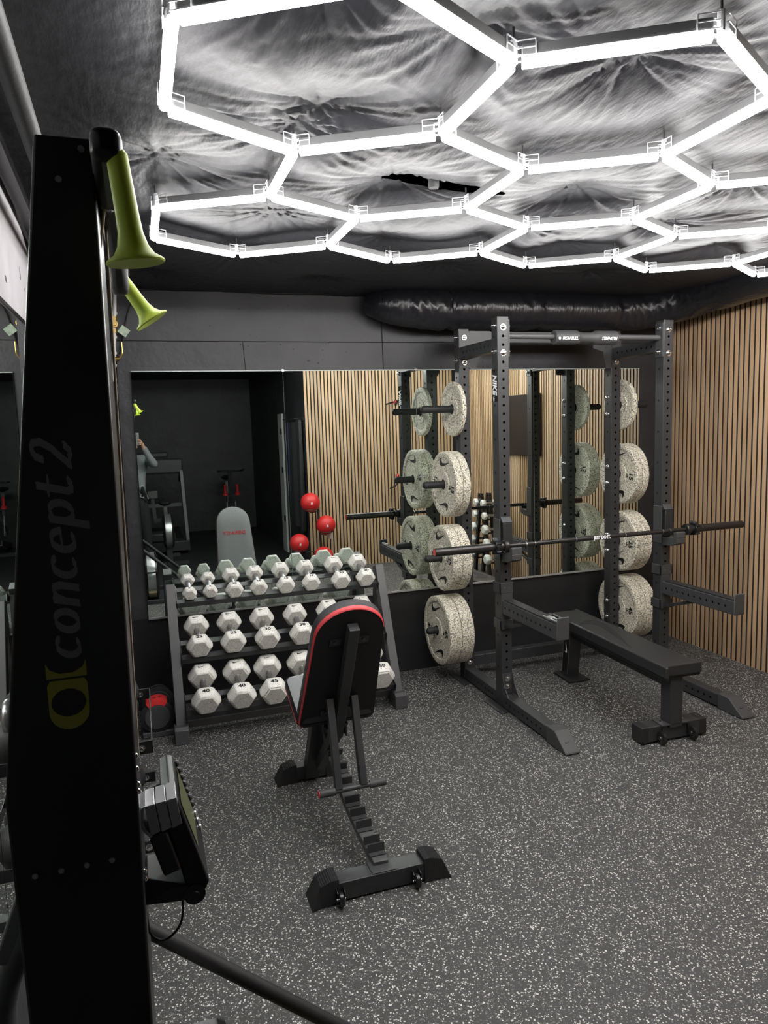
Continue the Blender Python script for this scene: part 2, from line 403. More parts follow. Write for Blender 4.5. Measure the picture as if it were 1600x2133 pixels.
# ================================================================ HEX LIGHT
t = thing('hexagon_ceiling_light', (1.8, 2.3, 2.60))
PX = .3702; HX0 = .118; SY = .4220
rowsY = [3.13+.16, 3.29-.16]
def node(i, row, z=2.585):
    # rows: 0=far bottom zigzag(3.23) ... each row pitch 1.5*s ; row r parity flips
    e, o = [(3.185, 3.417), (2.752, 2.552), (1.923, 2.129), (1.511, 1.296)][row]
    x = HX0+i*PX
    return V((x, (o if i % 2 else e)-.028*(x-1.5), z))
edges = []
def zig(row, i0, i1):
    for i in range(i0, i1): edges.append((node(i, row), node(i+1, row)))
IM = 10
zig(0, 0, IM); zig(1, 0, IM); zig(2, 0, IM); zig(3, 0, IM)
# vertical members: between rows 0-1 at even i, 1-2 at odd i, 2-3 at even i
for i in range(0, IM+1, 2): edges.append((node(i, 0), node(i, 1)))
for i in range(1, IM+1, 2): edges.append((node(i, 1), node(i, 2)))
for i in range(0, IM+1, 2): edges.append((node(i, 2), node(i, 3)))
nodes = {}
for a, b in edges:
    d = (b-a).normalized(); p = a+d*.018; q = b-d*.018
    for n_, dd in ((a, d), (b, -d)): nodes.setdefault((round(n_.x, 3), round(n_.y, 3)), [n_, []])[1].append(dd)
    tb = B().beam(p+V((0, 0, .018)), q+V((0, 0, .018)), .026, .026).build('light_tube', 'housing', t, bevel=.003)
    prof = [(-.0135, .006), (-.0135, -.006), (-.009, -.0125), (0, -.0145), (.009, -.0125), (.0135, -.006), (.0135, .006)]
    dd, u, v = basis(d)
    B().loft([[p+u*x+V((0, 0, y)) for x, y in prof], [q+u*x+V((0, 0, y)) for x, y in prof]]).build('diffuser', 'light', tb)
for key, (n_, ds) in nodes.items():
    c = B(); c.cyl(n_+V((0, 0, .004)), n_+V((0, 0, .046)), .0085, 10)
    for dd in ds:
        u = V((-dd.y, dd.x, 0))
        for sgn in (-1, 1):
            a = n_+u*.015*sgn
            for zz in (.006, .022, .038):
                c.beam(a+dd*.004+V((0, 0, zz)), a+dd*.050+V((0, 0, zz)), .0022, .0022)
            c.beam(a+dd*.050+V((0, 0, .006)), a+dd*.050+V((0, 0, .038)), .0022, .0022)
    c.build('connector', 'connector', t)
    B().cyl(n_+V((0, 0, .04)), n_+V((0, 0, .075)), .003, 8).build('hanger', 'steel_mid', t)
tag(t, 'grid of glowing white LED tubes joined into hexagons under the black foil ceiling', 'ceiling light')

# ================================================================ DUCT, PIPES, CABLES
pts = [(1.52, 4.70, 2.60), (1.66, 4.60, 2.575), (1.95, 4.56, 2.555), (2.6, 4.55, 2.56), (3.3, 4.54, 2.56), (3.62, 4.45, 2.575), (3.80, 4.15, 2.63), (3.83, 3.6, 2.66), (3.83, 2.6, 2.66), (3.83, .9, 2.66)]
bb = B(); bb.tube(pts, [.08, .125, .138, .14, .14, .14, .14, .14, .14, .14], 72, st=44)
n = 72; 
for i, a in enumerate(bb.v):
    ring = i//n; x = a.x
    nn = noise.noise(V((a.x*16+a.z*9, a.y*4, a.z*5))); n2 = noise.noise(V((a.x*30-a.z*14, a.y*20, a.z*11+4)))
    wv = max(0, noise.noise(V((a.x*2.3, a.y*2, 9)))+.45)
    cr = (1-abs(nn)*2.6)*.009*wv+(1-abs(n2)*2.4)*.004*wv
    k = 0
    for bx_ in (2.03, 2.72, 3.35):
        k -= (.016+.006*noise.noise(V((0, a.y*25, a.z*25))))*math.exp(-((x-bx_)/.03)**2) if a.y > 4.3 else 0
    c = V((a.x, 4.55, 2.56)) if a.y > 4.35 else V((3.83, a.y, 2.66))
    dv = (a-c); dv.x = 0 if a.y > 4.35 else dv.x
    if dv.length > .01: bb.v[i] = a+dv.normalized()*(cr+k)
du = thing('duct', (2.6, 4.55, 2.42))
bb.build('duct_wrap', 'foil_duct', du, ang=60)
for bx_ in (2.03, 2.72, 3.35):
    B().lathe([(.128, -.012), (.131, -.008), (.131, .008), (.128, .012)], (bx_, 4.552, 2.56), (1, 0, 0), 32).build('strap', 'foil_duct', du)
tag(du, 'fat air duct wrapped in crinkled black foil along the top of the back wall', 'duct')
tag(B().tube([(.0, 4.74, 2.655), (.4, 4.742, 2.675), (.9, 4.738, 2.66), (1.55, 4.742, 2.668)], .009, 8).build('cable', 'rubber'), 'black cable running along the top of the back wall under the foil edge', 'cable')
tag(B().tube([(.09, 4.745, 2.66), (.005, 4.745, 2.55), (-.06, 4.745, 2.30), (-.095, 4.745, 2.12), (-.10, 4.745, 1.0)], .005, 8).build('cable', 'rubber'), 'thin black cable dropping down the back wall beside the white water pipe', 'cable')
tag(B().cyl((-.2, 1.2, 2.56), (-.2, 4.7, 2.42), .025, 14).build('conduit_pipe', 'rubber'), 'round black pipe under the ceiling along the left wall, nearer to the light', 'pipe')
tag(B().beam((-.315, 1.0, 2.66), (-.315, 4.7, 2.45), .04, .035).build('cable_trunking', 'steel_gloss'), 'square black trunking running down along the top of the left concrete wall', 'trunking')
# water pipe with valves
t = thing('water_pipe', (-.1, 4.68, 2.09)); A0 = V((-.068, 4.68, 2.70)); A1 = V((-.116, 4.68, 2.10))
def pp(f): return A0.lerp(A1, f)
B().cyl(pp(.05), pp(1), .012, 14).build('pipe', 'pex', t)
for f in (.08, .33, .56, .72, .84, .98): B().cyl(pp(f-.012), pp(f+.012), .0165, 14).build('fitting', 'pex', t)
for f in (.38, .50): B().cyl(pp(f-.02), pp(f+.02), .0155, 6).build('valve_nut', 'brass', t)
v1 = B().cyl(pp(.44)+V((0, -.035, 0)), pp(.44)+V((0, .012, 0)), .021, 18).build('gate_valve', 'brass', t)
B().lathe([(.001, 0), (.012, 0), (.014, .004), (.006, .006), (.006, .03)], pp(.44)+V((0, -.05, 0)), (0, 1, 0), 16).build('valve_cap', 'brass', v1)
v2 = B().cyl(pp(.78)+V((0, -.02, 0)), pp(.78)+V((.03, -.02, 0)), .013, 14).build('ball_valve', 'brass', t)
q = pp(.78); B().tube([q+V((.03, -.02, 0)), q+V((.042, -.02, .02)), q+V((.05, -.02, .04)), q+V((.05, -.02, .10))], .004, 8).build('lever', 'brass', v2)
tag(t, 'white water pipe with brass valves running down the back wall corner', 'pipe')
B().box(pp(.5)+V((.055, -.03, -.005)), (.055, .002, .05), Matrix.Rotation(radians(38), 3, 'Y')).build('tag', 'tag_green', t)
tag(B().tube([(-.10, 4.74, 2.085), (-.11, 4.72, 2.06), (-.115, 4.70, 2.05), (-.12, 4.68, 2.07)], .004, 8).build('pipe_drip_hook', 'steel_mid'), 'small black hook under the end of the white water pipe', 'hook')

# ================================================================ MIRRORS
YM = 4.74
xs = [-.016, .928, 1.864, 2.80, 3.741]
posn = ['leftmost pane of the back wall mirror, behind the dumbbell rack', 'back wall mirror pane between the dumbbell rack and the left plates', 'back wall mirror pane behind the middle of the power rack', 'rightmost back wall mirror pane, behind the right plates']
for i in range(4):
    t = thing('wall_mirror', ((xs[i]+xs[i+1])/2, YM, .6))
    B().bx(xs[i]+.0015, xs[i+1]-.0015, YM, YM+.006, .602, 2.163).build('mirror_glass', 'mirror', t)
    B().bx(xs[i]+.001, xs[i+1]-.001, YM+.0062, YM+.012, .600, 2.1655).build('glass_edge', 'mirror_edge', t)
    B().bx(xs[i], xs[i+1], YM-.006, YM-.001, .596, .607).build('bottom_channel', 'alu', t)
    B().bx(xs[i], xs[i+1], YM-.003, YM-.001, 2.161, 2.167).build('top_edge', 'mirror_edge', t)
    if i: B().box((xs[i], YM-.006, 2.165), (.02, .01, .016)).build('clip', 'chrome', t, bevel=.002)
    tag(t, posn[i], 'mirror')
for i, (a, b, l) in enumerate(((1.665, 2.60, 'farther mirror pane on the left wall, toward the water pipe'), (.73, 1.663, 'nearer mirror pane on the left wall, behind the ski machine'))):
    t = thing('wall_mirror', (-.343, (a+b)/2, .602))
    B().bx(-.349, -.343, a+.001, b-.001, .602, 2.163).build('mirror_glass', 'mirror', t)
    B().bx(-.358, -.3495, a, b, .600, 2.165).build('glass_edge', 'mirror_edge', t)
    B().bx(-.343, -.339, a, b, .596, .606).build('bottom_channel', 'alu', t)
    tag(t, l, 'mirror')

# ================================================================ POWER RACK
RX = (2.086, 3.284); YF, YK = 3.913, 4.455; W = .0762; ZT = 2.40
rk = thing('power_rack', (2.685, 4.18, 0))
boltm = B().lathe([(.017, 0), (.017, .003), (.0115, .003), (.0115, .011), (.008, .013), (.007, .018), (.001, .019)], (0, 0, 0), (0, -1, 0), 12)
bolt0 = None
def bolt(p, d, parent=rk, s=1):
    global bolt0
    p = V(p)
    if bolt0 is None:
        OFF['tmpz'] = V((0, 0, 0)); bolt0 = boltm.build('bolt', 'chrome', parent, ang=30).data
        # rebuild in local space at origin
        me = bolt0; off = OFF[parent.name]
        for q in me.vertices: q.co += off
        bpy.data.objects['bolt'].location = p-off; o = bpy.data.objects['bolt']
    else:
        o = bpy.data.objects.new('bolt', bolt0); COL.objects.link(o); o.parent = parent; o.location = p-OFF[parent.name]
    o.rotation_mode = 'QUATERNION'; o.rotation_quaternion = V((0, -1, 0)).rotation_difference(V(d)); o.scale = (s, s, s)
    return o
zt = [2.289, 2.296]
for si, X in enumerate(RX):
    for Y in (YF, YK):
        st_ = (zt[si] if Y == YF else 2.139+.0508*2) ; n = 41
        z_lo = st_-.0508*(n-1)
        if z_lo < .12: n = int((st_-.13)/.0508); z_lo = st_-.0508*(n-1)
        # build upward so holes align with measured heights
        b = B(); b.holed((X, Y, .0), (0, 0, 1), ZT, (1, 0, 0), W, W, z_lo, n, faces=(0, 0, 1, 1))
        # side faces: sparse holes (every 4th)
        b.build('upright', 'steel_black', rk, ang=25)
        b = B()
        for sx in (-1, 1):
            for j in range(0, 11):
                zz = zt[si]-.0508*.0-.2032*j
                b.cyl((X+sx*(W/2+.0002), Y+.004, zz), (X+sx*(W/2+.0012), Y+.004, zz), .0078, 12)
        b.build('side_hole', 'hole_dark', rk)
    # foot tube and cap
    b = B(); b.holed((X, YK-W/2-.006, .048), (0, -1, 0), YK-W/2-.006-(YF+W/2), (1, 0, 0), W, W, .05, 8, faces=(1, 1, 0, 0)); b.build('base_beam', 'steel_black', rk, ang=25)
    b = B(); b.holed((X, YF-W/2, .048), (0, -1, 0), .56, (1, 0, 0), W, W, .055, 9, faces=(1, 1, 0, 0)); b.build('front_foot', 'steel_black', rk, ang=25)
    yc = YF-W/2-.56
    cap = B().prism([(yc+.03, .004), (yc+.03, .098), (yc-.055, .098), (yc-.165, .012), (yc-.165, .004)], (X-.045, 0, 0), (0, 1, 0), (0, 0, 1), (.09, 0, 0)).build('foot_cap', 'rubber_grey', rk, bevel=.004)
    dv = V((0, -.11, -.086)).normalized()
    tick(.035, 'black_print', cap, V((X, yc-.115, .0515))+V((0, -.6, .78))*.001, (1, 0, 0), (0, .78, .62), .0008)
    # gusset bracket front of front upright
    b = B(); y1 = YF-W/2
    b.bx(X-.036, X+.036, y1-.005, y1, .09, .22)
    for sx in (-1, 1):
        pr = [(y1, .09), (y1, .22), (y1-.008, .22), (y1-.03, .15), (y1-.085, .09)]
        b.prism(pr, (X+sx*.036-.002, 0, 0), (0, 1, 0), (0, 0, 1), (.004, 0, 0))
    b.build('gusset', 'steel_mid', rk)
    bolt((X, y1-.005, .185), (0, -1, 0)); bolt((X, y1-.005, .135), (0, -1, 0))
    # rear lower bracket plate + bolts
    B().bx(X-.036, X+.036, YK-W/2-.006, YK-W/2, .0, .2).build('bracket_plate', 'steel_black', rk)
    bolt((X, YK-W/2-.006, .17), (0, -1, 0)); bolt((X, YK-W/2-.006, .125), (0, -1, 0))
    sgn = -1 if si == 0 else 1
    for Y in (YF, YK):
        b = B(); b.prism([(0, -.12), (.055, -.14), (.062, .10), (0, .12)], (X+sgn*.035, Y, 0), (sgn, 0, 0), (0, 1, 0), (0, 0, .006)); b.build('anchor_plate', 'steel_black', rk)
    # top side beam
    z_ = 2.243
    b = B(); b.holed((X, YK-W/2-.006, z_), (0, -1, 0), YK-W-.006-YF, (1, 0, 0), W-.001, W, .06, 8, faces=(1, 1, 0, 0)); b.build('side_beam', 'steel_black', rk, ang=25)
    B().bx(X-.037, X+.037, YK-W/2-.006, YK-W/2, 2.15, 2.385).build('bracket_plate', 'steel_mid', rk)
    bolt((X, YK-W/2-.006, 2.345), (0, -1, 0)); bolt((X, YK-W/2-.006, 2.182), (0, -1, 0))
    for zz in (2.34, 2.19):
        bolt((X, YF-W/2, zz), (0, -1, 0), s=1.15)
        bolt((X+sgn*W/2, YF, zz+.012), (sgn, 0, 0), s=1.1); bolt((X-sgn*(W/2+.008), YF, zz+.012), (-sgn, 0, 0), s=1)
        bolt((X+sgn*W/2, YK, zz+.01), (sgn, 0, 0))
    # pull-up bar plates
    B().bx(X-sgn*(W/2+.008), X-sgn*W/2, YF-.034, YF+.034, 2.17, 2.385).build('pull_up_plate', 'steel_mid', rk) if sgn > 0 else B().bx(X+W/2, X+W/2+.008, YF-.034, YF+.034, 2.17, 2.385).build('pull_up_plate', 'steel_mid', rk)
    # plate storage bolts on inner side of rear upright
    for zp in (1.88, 1.377, .875, .372):
        for dz in (-.065, .055):
            if si == 0: bolt((X+W/2, YK, zp+dz), (1, 0, 0), s=.9)
            else: bolt((X-W/2, YK, zp+dz), (-1, 0, 0), s=1.05)
# pull-up bar
B().cyl((RX[0]+W/2+.008, YF, 2.293), (RX[1]-W/2-.008, YF, 2.293), .0165, 20).build('pull_up_bar', 'grey_steel', rk)
# rear cross members
B().bx(RX[0]+W/2+.007, RX[1]-W/2-.007, YK-.034, YK+.034, 2.315, 2.389).build('rear_top_beam', 'steel_mid', rk, bevel=.003)
for sx, X in ((1, RX[0]+W/2), (-1, RX[1]-W/2)):
    pr = [(0, 2.389), (sx*.155, 2.389), (sx*.155, 2.28), (sx*.07, 2.255), (sx*.07, 2.24), (sx*.045, 2.14), (0, 2.14)] if sx < 0 else [(0, 2.389), (.155, 2.389), (.085, 2.29), (.085, 2.235), (.045, 2.14), (0, 2.14)]
    gp = B().prism(pr, (X, YK-.040, 0), (1, 0, 0), (0, 0, 1), (0, .006, 0)).build('corner_plate', 'steel_mid', rk)
    if sx < 0: tick(.032, 'black_print', gp, (X-.04, YK-.0405, 2.285), (1, 0, 0), (0, 0, 1), -.0006)
lb = B().bx(RX[0]+W/2, RX[1]-W/2, YK-.034, YK+.034, .09, .165).build('rear_base_beam', 'steel_black', rk, bevel=.003)
tick(.10, 'black_print', lb, (2.585, YK-.0, .166), (1, 0, 0), (0, 1, 0), .0006)
# pegs
for si, X in enumerate(RX):
    sgn = -1 if si == 0 else 1
    for zp in (1.88, 1.377, .875, .372):
        B().lathe([(.034, 0), (.034, .01), (.0245, .01), (.0245, .245), (.022, .256), (.013, .264), (.001, .266)], (X+sgn*W/2, YK, zp), (sgn, 0, 0), 24).build('weight_peg', 'rubber', rk)
# nameplate lettering on the outer side of left front upright
B().bx(RX[0]-W/2-.0012, RX[0]-W/2-.0002, YF-.034, YF+.034, 1.905, 2.10).build('name_label', 'steel_gloss', rk)
text('NIKE', .068, 'white_print', rk, (RX[0]-W/2-.0016, YF+.002, 2.008), (0, 0, -1), (0, -1, 0), bold=.03, shear=.25, sx=.80)
text('USA', .018, 'white_print', rk, (RX[0]-W/2-.0016, YF+.012, 1.922), (0, 0, -1), (0, -1, 0), bold=.03, sx=.9)
tag(rk, 'tall black steel power rack with holed uprights standing before the mirror', 'power rack')

# squat pad on pull-up bar
t = thing('barbell_pad', (2.69, YF, 2.24)); 
R_ = .044; L0, L1 = 2.452, 2.905; c_ = 2.68
prof = [(R_-.006, L0), (R_, L0+.006), (R_, L0+.16), (R_-.004, L0+.165), (R_-.012, L0+.19), (R_-.012, L0+.27), (R_-.004, L0+.295), (R_, L0+.30), (R_, L1-.006), (R_-.006, L1)]
B().lathe([(r, x) for r, x in prof], (0, YF, 2.288), (1, 0, 0), 32).build('foam_sleeve', 'rubber_grey', t)
text('IRON BULL', .026, 'white_print', t, (L0+.092, YF-R_-.001, 2.278), (1, 0, 0), (0, 0, 1), bold=.02, shear=.3, sx=.85)
text('STRENGTH', .026, 'white_print', t, (L1-.078, YF-R_-.001, 2.278), (1, 0, 0), (0, 0, 1), bold=.02, shear=.3, sx=.85)
B().prism([(cos(a*pi/3+.5)*.009, sin(a*pi/3+.5)*.009) for a in range(6)], (L0+.018, YF-R_-.001, 2.278), (1, 0, 0), (0, 0, 1), (0, -.0006, 0)).build('emblem', 'white_print', t)
tag(t, 'grey foam barbell pad wrapped on the top bar of the power rack', 'barbell pad')

# J cups
def jcup(X, sgn, label):
    y = YF-W/2; t = thing('j_cup', (X, y-.05, .93))
    zb = 1.018
    B().bx(X-.046, X-.040, y-.012, y+.07, zb-.07, zb+.18).build('side_plate', 'steel_mid', t, bevel=.002)
    B().bx(X-.030, X+.034, y-.030, y-.002, zb-.02, zb+.155).build('back_plate', 'rubber', t, bevel=.004)
    B().prism([(0, .155), (-.03, .155), (-.032, .16), (-.004, .19), (.014, .19), (.014, .155)], (X-.034, y, zb), (0, 1, 0), (0, 0, 1), (.068, 0, 0)).build('top_wedge', 'steel_mid', t, bevel=.003)
    B().prism([(0, -.028), (-.10, -.018), (-.145, -.02), (-.145, -.055), (-.09, -.075), (0, -.085)], (X-.034, y, zb), (0, 1, 0), (0, 0, 1), (.068, 0, 0)).build('arm', 'steel_mid', t, bevel=.003)
    B().prism([(-.108, -.02), (-.145, -.02), (-.145, .018), (-.130, .022), (-.112, .012)], (X-.034, y, zb), (0, 1, 0), (0, 0, 1), (.068, 0, 0)).build('lip', 'rubber_grey', t, bevel=.003)
    tag(t, label, 'barbell hook', 'j cups on the power rack')
jcup(RX[0], -1, 'black J-shaped barbell hook on the left front upright of the power rack')
jcup(RX[1], 1, 'black J-shaped barbell hook on the right front upright of the power rack')

# spotter arms
def spot(X, side, label, tool):
    t = thing('spotter_arm', (X, 3.6, .6)); y = YF-W/2
    b = B(); b.holed((X, y-.002, .650), (0, -1, 0), .625, (1, 0, 0), .070, .085, .05, 11, faces=(1, 1, 0, 0)); b.build('arm_beam', 'steel_mid', t, ang=25)
    B().bx(X-.030, X+.030, y-.615, y-.03, .6935, .701).build('top_liner', 'rubber', t, bevel=.002)
    B().bx(X-.038, X+.038, y-.637, y-.627, .607, .735).build('end_plate', 'rubber_grey', t, bevel=.006)
    # collars round the upright
    for z0, z1 in ((.735, .80), (.505, .565)):
        b = B(); e = .008
        b.bx(X-W/2-e, X-W/2-.001, y-.012, YF+W/2+e, z0, z1); b.bx(X+W/2+.001, X+W/2+e, y-.012, YF+W/2+e, z0, z1)
        b.bx(X-W/2-e, X+W/2+e, YF+W/2+.001, YF+W/2+e, z0, z1); b.bx(X-W/2-e, X+W/2+e, y-.012, y-.001, z0, z1)
        b.build('collar', 'steel_mid', t, bevel=.002)
    B().bx(X-W/2, X+W/2, y-.011, y-.001, .565, .735).build('mount_plate', 'steel_mid', t)
    B().prism([(y-.012, .535), (y-.012, .51), (y-.30, .605), (y-.24, .607)], (X-.02, 0, 0), (0, 1, 0), (0, 0, 1), (.04, 0, 0)).build('brace', 'steel_black', t, bevel=.003)
    for dx in (-.015, .015): B().ball((X+dx, y-.013, .768), .003, 8).build('rivet', 'chrome', t)
    tag(t, label, 'spotter arm', 'spotter arms on the power rack')
spot(RX[0], -1, 'black spotter arm on the left front upright, a metal clip lying on its tip', True)
spot(RX[1], 1, 'black spotter arm on the right front upright, sticking out toward the slat wall', False)
b = B(); b.tube([(2.062, 3.40, .706), (2.066, 3.27, .706), (2.082, 3.262, .708), (2.086, 3.28, .710), (2.082, 3.38, .708)], .005, 8)
b.bx(2.055, 2.095, 3.33, 3.37, .7015, .712)
tag(b.build('steel_clip', 'silver'), 'small shiny metal clip lying on top of the left spotter arm', 'clip')

# barbell
def barbell():
    t = thing('barbell', (2.715, 3.80, 1.0)); a = V((1.583, 3.80, 1.042)); b_ = V((3.849, 3.80, 1.040)); d = (b_-a).normalized(); L = (b_-a).length
    def P(s_): return a+d*s_
    for s0, s1, nm in ((.0, .445, 'sleeve'), (L-.445, L, 'sleeve')):
        B().cyl(P(s0), P(s1), .025, 28, ch=.002).build(nm, 'sleeve', t)
    B().cyl(P(.446), P(L-.446), .0145, 20).build('shaft', 'sleeve', t)
    for s0 in (.446, L-.476): B().cyl(P(s0), P(s0+.03), .038, 28, ch=.005).build('sleeve_collar', 'sleeve', t)
    for s0 in (.60, .66, L-.66, L-.60, .95, L-.95): B().cyl(P(s0), P(s0+.004), .0152, 16).build('ring_mark', 'silver', t)
    B().cyl(P(-.001), P(.001), .020, 24).build('end_cap', 'red', t)
    text('JUST DO IT.', .030, 'white_print', t, P(L/2+.005)+V((0, -.0158, .001)), (1, 0, 0), (0, 0, 1), bold=.045, sx=.78, ext=.0008)
    tag(t, 'long black barbell resting across the hooks of the power rack', 'barbell')
    return P, L
P_, L_ = barbell()
def clampcollar(s0, label):
    t = thing('barbell_clamp', P_(s0)-V((0, 0, .04)))
    c = P_(s0)
    B().lathe([(.0255, -.016), (.041, -.016), (.043, -.012), (.043, .012), (.041, .016), (.0255, .016)], c, (1, 0, 0), 28).build('ring', 'steel_gloss', t)
    B().beam(c+V((-.008, -.02, .040)), c+V((.006, .03, .046)), .026, .010).build('lever', 'steel_black', t, bevel=.002)
    for a in (.5, 2.6, 3.8, 5.2):
        B().box(c+V((0, cos(a)*.045, sin(a)*.045)), (.03, .012, .012), Matrix.Rotation(-a, 3, 'X')).build('lug', 'steel_gloss', t, bevel=.002)
    tag(t, label, 'barbell clamp', 'clamp collars on the barbell')
clampcollar(.40, 'black clamp collar near the left end of the barbell')
clampcollar(L_-.40, 'black clamp collar near the right end of the barbell')

# bumper plates : proto centred at origin, axis X, thickness th
def plate_proto(R, th, lb, small=False):
    t = thing('bumper_plate', (0, 0, 0)); h = th/2
    rim = .040; rr = R-rim
    pr = [(.025, -h+.008), (.030, -h+.002), (.085, -h+.002), (.090, -h+.007), (rr-.004, -h+.007), (rr, -h+.0015), (rr+.003, -h), (R-.008, -h), (R-.003, -h+.002), (R, -h+.007)]
    full = pr+[(R, h-.007), (R-.003, h-.002), (R-.008, h), (rr+.003, h), (rr, h-.0015), (rr-.004, h-.007), (.090, h-.007), (.085, h-.002), (.030, h-.002), (.025, h-.008)]
    b = B(); b.lathe(full+[full[0]], (0, 0, 0), (1, 0, 0), 64); b.f = [f for f in b.f if len(f) == 4]
    body = b.build('plate_body', 'plate_speck', t, ang=28)
    b = B(); b.lathe([(.0248, -h+.004), (.034, -h+.004), (.034, -h+.0015), (.0262, -h+.0008), (.0262, h-.0008), (.034, h-.0015), (.034, h-.004), (.0248, h-.004), (.0248, -h+.004)], (0, 0, 0), (1, 0, 0), 32); b.f = [f for f in b.f if len(f) == 4]
    b.build('hub_insert', 'steel_gloss', t)
    rc = (rr+.09)/2+.006; sz = .165
    for sx in (-1, 1):
        n = V((sx, 0, 0)); u = V((0, sx, 0)); xx = sx*(h-.0068)
        if small:
            tick(.12, 'black_print', body, (xx, -sx*0.055, -.06), V((0, sx*.35, -1)), V((0, -sx, -.35)), .0016*1)
            tick(.12, 'plate_speck', body, (xx, sx*0.06, .06), V((0, sx*.35, -1)), V((0, -sx, -.35)), .0016*1)
        else:
            tick(sz, 'black_print', body, (xx, 0, rc), u, (0, 0, 1), .002)
            tick(sz, 'black_print', body, (xx, 0, -rc), -u, (0, 0, -1), .002)
            for q_ in (-1, 1): text(lb, .058, 'black_print', body, (xx+sx*.001, q_*rc, 0), (0, 0, -1) if sx < 0 else (0, 0, -1), V((sx, 0, 0)).cross(V((0, 0, -1))), bold=.03, name='weight_number')
            for q_ in (-1, 1): text('LB', .026, 'black_print', body, (xx+sx*.001, q_*(rc-.042), 0), (0, 0, -1), V((sx, 0, 0)).cross(V((0, 0, -1))), bold=.03, name='weight_number')
    return t
levels = [(1.88, .182, .030, '10', 1, 'top'), (1.377, .222, .052, '15', 2, 'second'), (.875, .225, .068, '25', 2, 'third'), (.372, .238, .088, '45', 2, 'lowest')]
for zp, R, th, lb, cnt, nm in levels:
    p0 = plate_proto(R, th, lb, cnt == 1); first = True
    for si, X in enumerate(RX):
        sgn = -1 if si == 0 else 1
        for k in range(cnt):
            o = p0 if first else clone(p0); first = False
            xx = X+sgn*(W/2+.012+th/2+k*(th+.002))
            if cnt == 1: xx = X+sgn*(W/2+.03)
            o.location = (xx, YK, zp-.0)
            rot = random.uniform(-.2, .2) if (zp > 1) else random.uniform(-.08, .08)
            if si == 0 and cnt == 1: rot = 0
            o.rotation_euler = (rot, 0, 0)
            side = 'left' if si == 0 else 'right'
            pos = 'outer' if k else 'inner'
            if cnt == 1: l = 'small thin speckled bumper plate on the %s peg of the %s rear upright' % (nm, side)
            else: l = '%s speckled %s LB bumper plate on the %s peg of the %s rear upright' % (pos, lb, nm, side)
            tag(o, l, 'weight plate', 'speckled bumper plates on the power rack')
            o.location.z -= .001

# ================================================================ FLAT BENCH
t = thing('flat_bench', (2.715, 3.62, 0)); ax = V((.045, 1.0, 0)).normalized(); sx_ = V((ax.y, -ax.x, 0)); o_ = V((2.695, 3.02, 0))
def fb(a, s_, z): return o_+ax*a+sx_*s_+V((0, 0, z))
def slab(B_, a0, a1, w, z0, z1, r=.02):
    pts = []
    for (ca, cs, st0) in ((a0+r, -w/2+r, pi), (a0+r, w/2-r, pi/2), (a1-r, w/2-r, 0), (a1-r, -w/2+r, -pi/2)):
        for k in range(4):
            an = st0-k*pi/6; pts.append((ca+cos(an)*r, cs+sin(an)*r))
    return B_.loft([[fb(a, s_, z) for a, s_ in pts] for z in (z0, z1)])
slab(B(), 0, 1.27, .285, .385, .452, .03).build('pad', 'vinyl_black', t, bevel=.012, seg=3)
slab(B(), .01, 1.26, .27, .373, .3845, .03).build('pad_board', 'board_black', t)
b = B(); n_ = len(TICK); b.prism([(x_, y_) for x_, y_ in TICK], fb(.66, 0, .4525), -ax*.62, sx_*-.46, (0, 0, .0005)); b.build('emblem', 'board_black', t)
B().beam(fb(.06, 0, .335), fb(1.2, 0, .335), .07, .07).build('spine', 'steel_black', t, bevel=.004)
B().beam(fb(.10, 0, .08), fb(.10, 0, .372), .08, .085, ax).build('front_post', 'steel_black', t, bevel=.004)
B().beam(fb(.115, -.21, .055), fb(.115, .21, .055), .085, .085).build('front_foot', 'steel_black', t, bevel=.003)
for s_ in (-1, 1):
    B().beam(fb(.115, s_*.165, .055), fb(.115, s_*.212, .055), .091, .091).build('foot_cap', 'rubber', t, bevel=.004)
    w = B().lathe([(.001, -.012), (.030, -.012), (.036, -.008), (.036, .008), (.030, .012), (.001, .012)], fb(.045, s_*.10, .040), sx_, 24).build('wheel', 'steel_gloss', t)
    B().lathe([(.001, -.017), (.011, -.017), (.011, .017), (.001, .017)], fb(.045, s_*.10, .040), sx_, 12).build('axle', 'chrome', w)
    B().prism([(-.075, -.03), (-.05, .03), (.0, .02), (.012, -.008), (-.02, -.02)], fb(.115, s_*.10-.02*s_, .055), ax, (0, 0, 1), sx_*.004*s_).build('wheel_bracket', 'steel_gloss', t)
    bolt(fb(.10, s_*.065, .100), (0, 0, 1), t, 1.0)
B().beam(fb(.10, -.09, .101), fb(.10, .09, .101), .085, .006).build('post_flange', 'steel_mid', t)
b = B(); b.beam(fb(1.17, 0, .012), fb(1.12, 0, .372), .085, .085, ax); rp = b.build('rear_post', 'steel_black', t, bevel=.003)
B().beam(fb(1.04, 0, .008), fb(1.26, 0, .008), .16, .014).build('rear_foot', 'rubber', t, bevel=.003)
n0 = (fb(1.12, 0, .372)-fb(1.17, 0, .012)).normalized(); nn = -sx_
c_ = fb(1.145, -.0433, .19)
lb_ = B().prism([(-.036, -.15), (.036, -.15), (.036, .15), (-.036, .15)], c_, -ax, n0, nn*.0015).build('side_label', 'steel_gloss', t)
for a_ in (-.037, .037): B().beam(c_-ax*a_-n0*.15+nn*.002, c_-ax*a_+n0*.15+nn*.002, .0016, .0016).build('label_edge', 'silver', t)
tick(.075, 'white_print', lb_, c_+nn*.0018+n0*.03, n0, ax, .0008)
tag(t, 'flat black padded weight bench standing inside the power rack', 'bench')

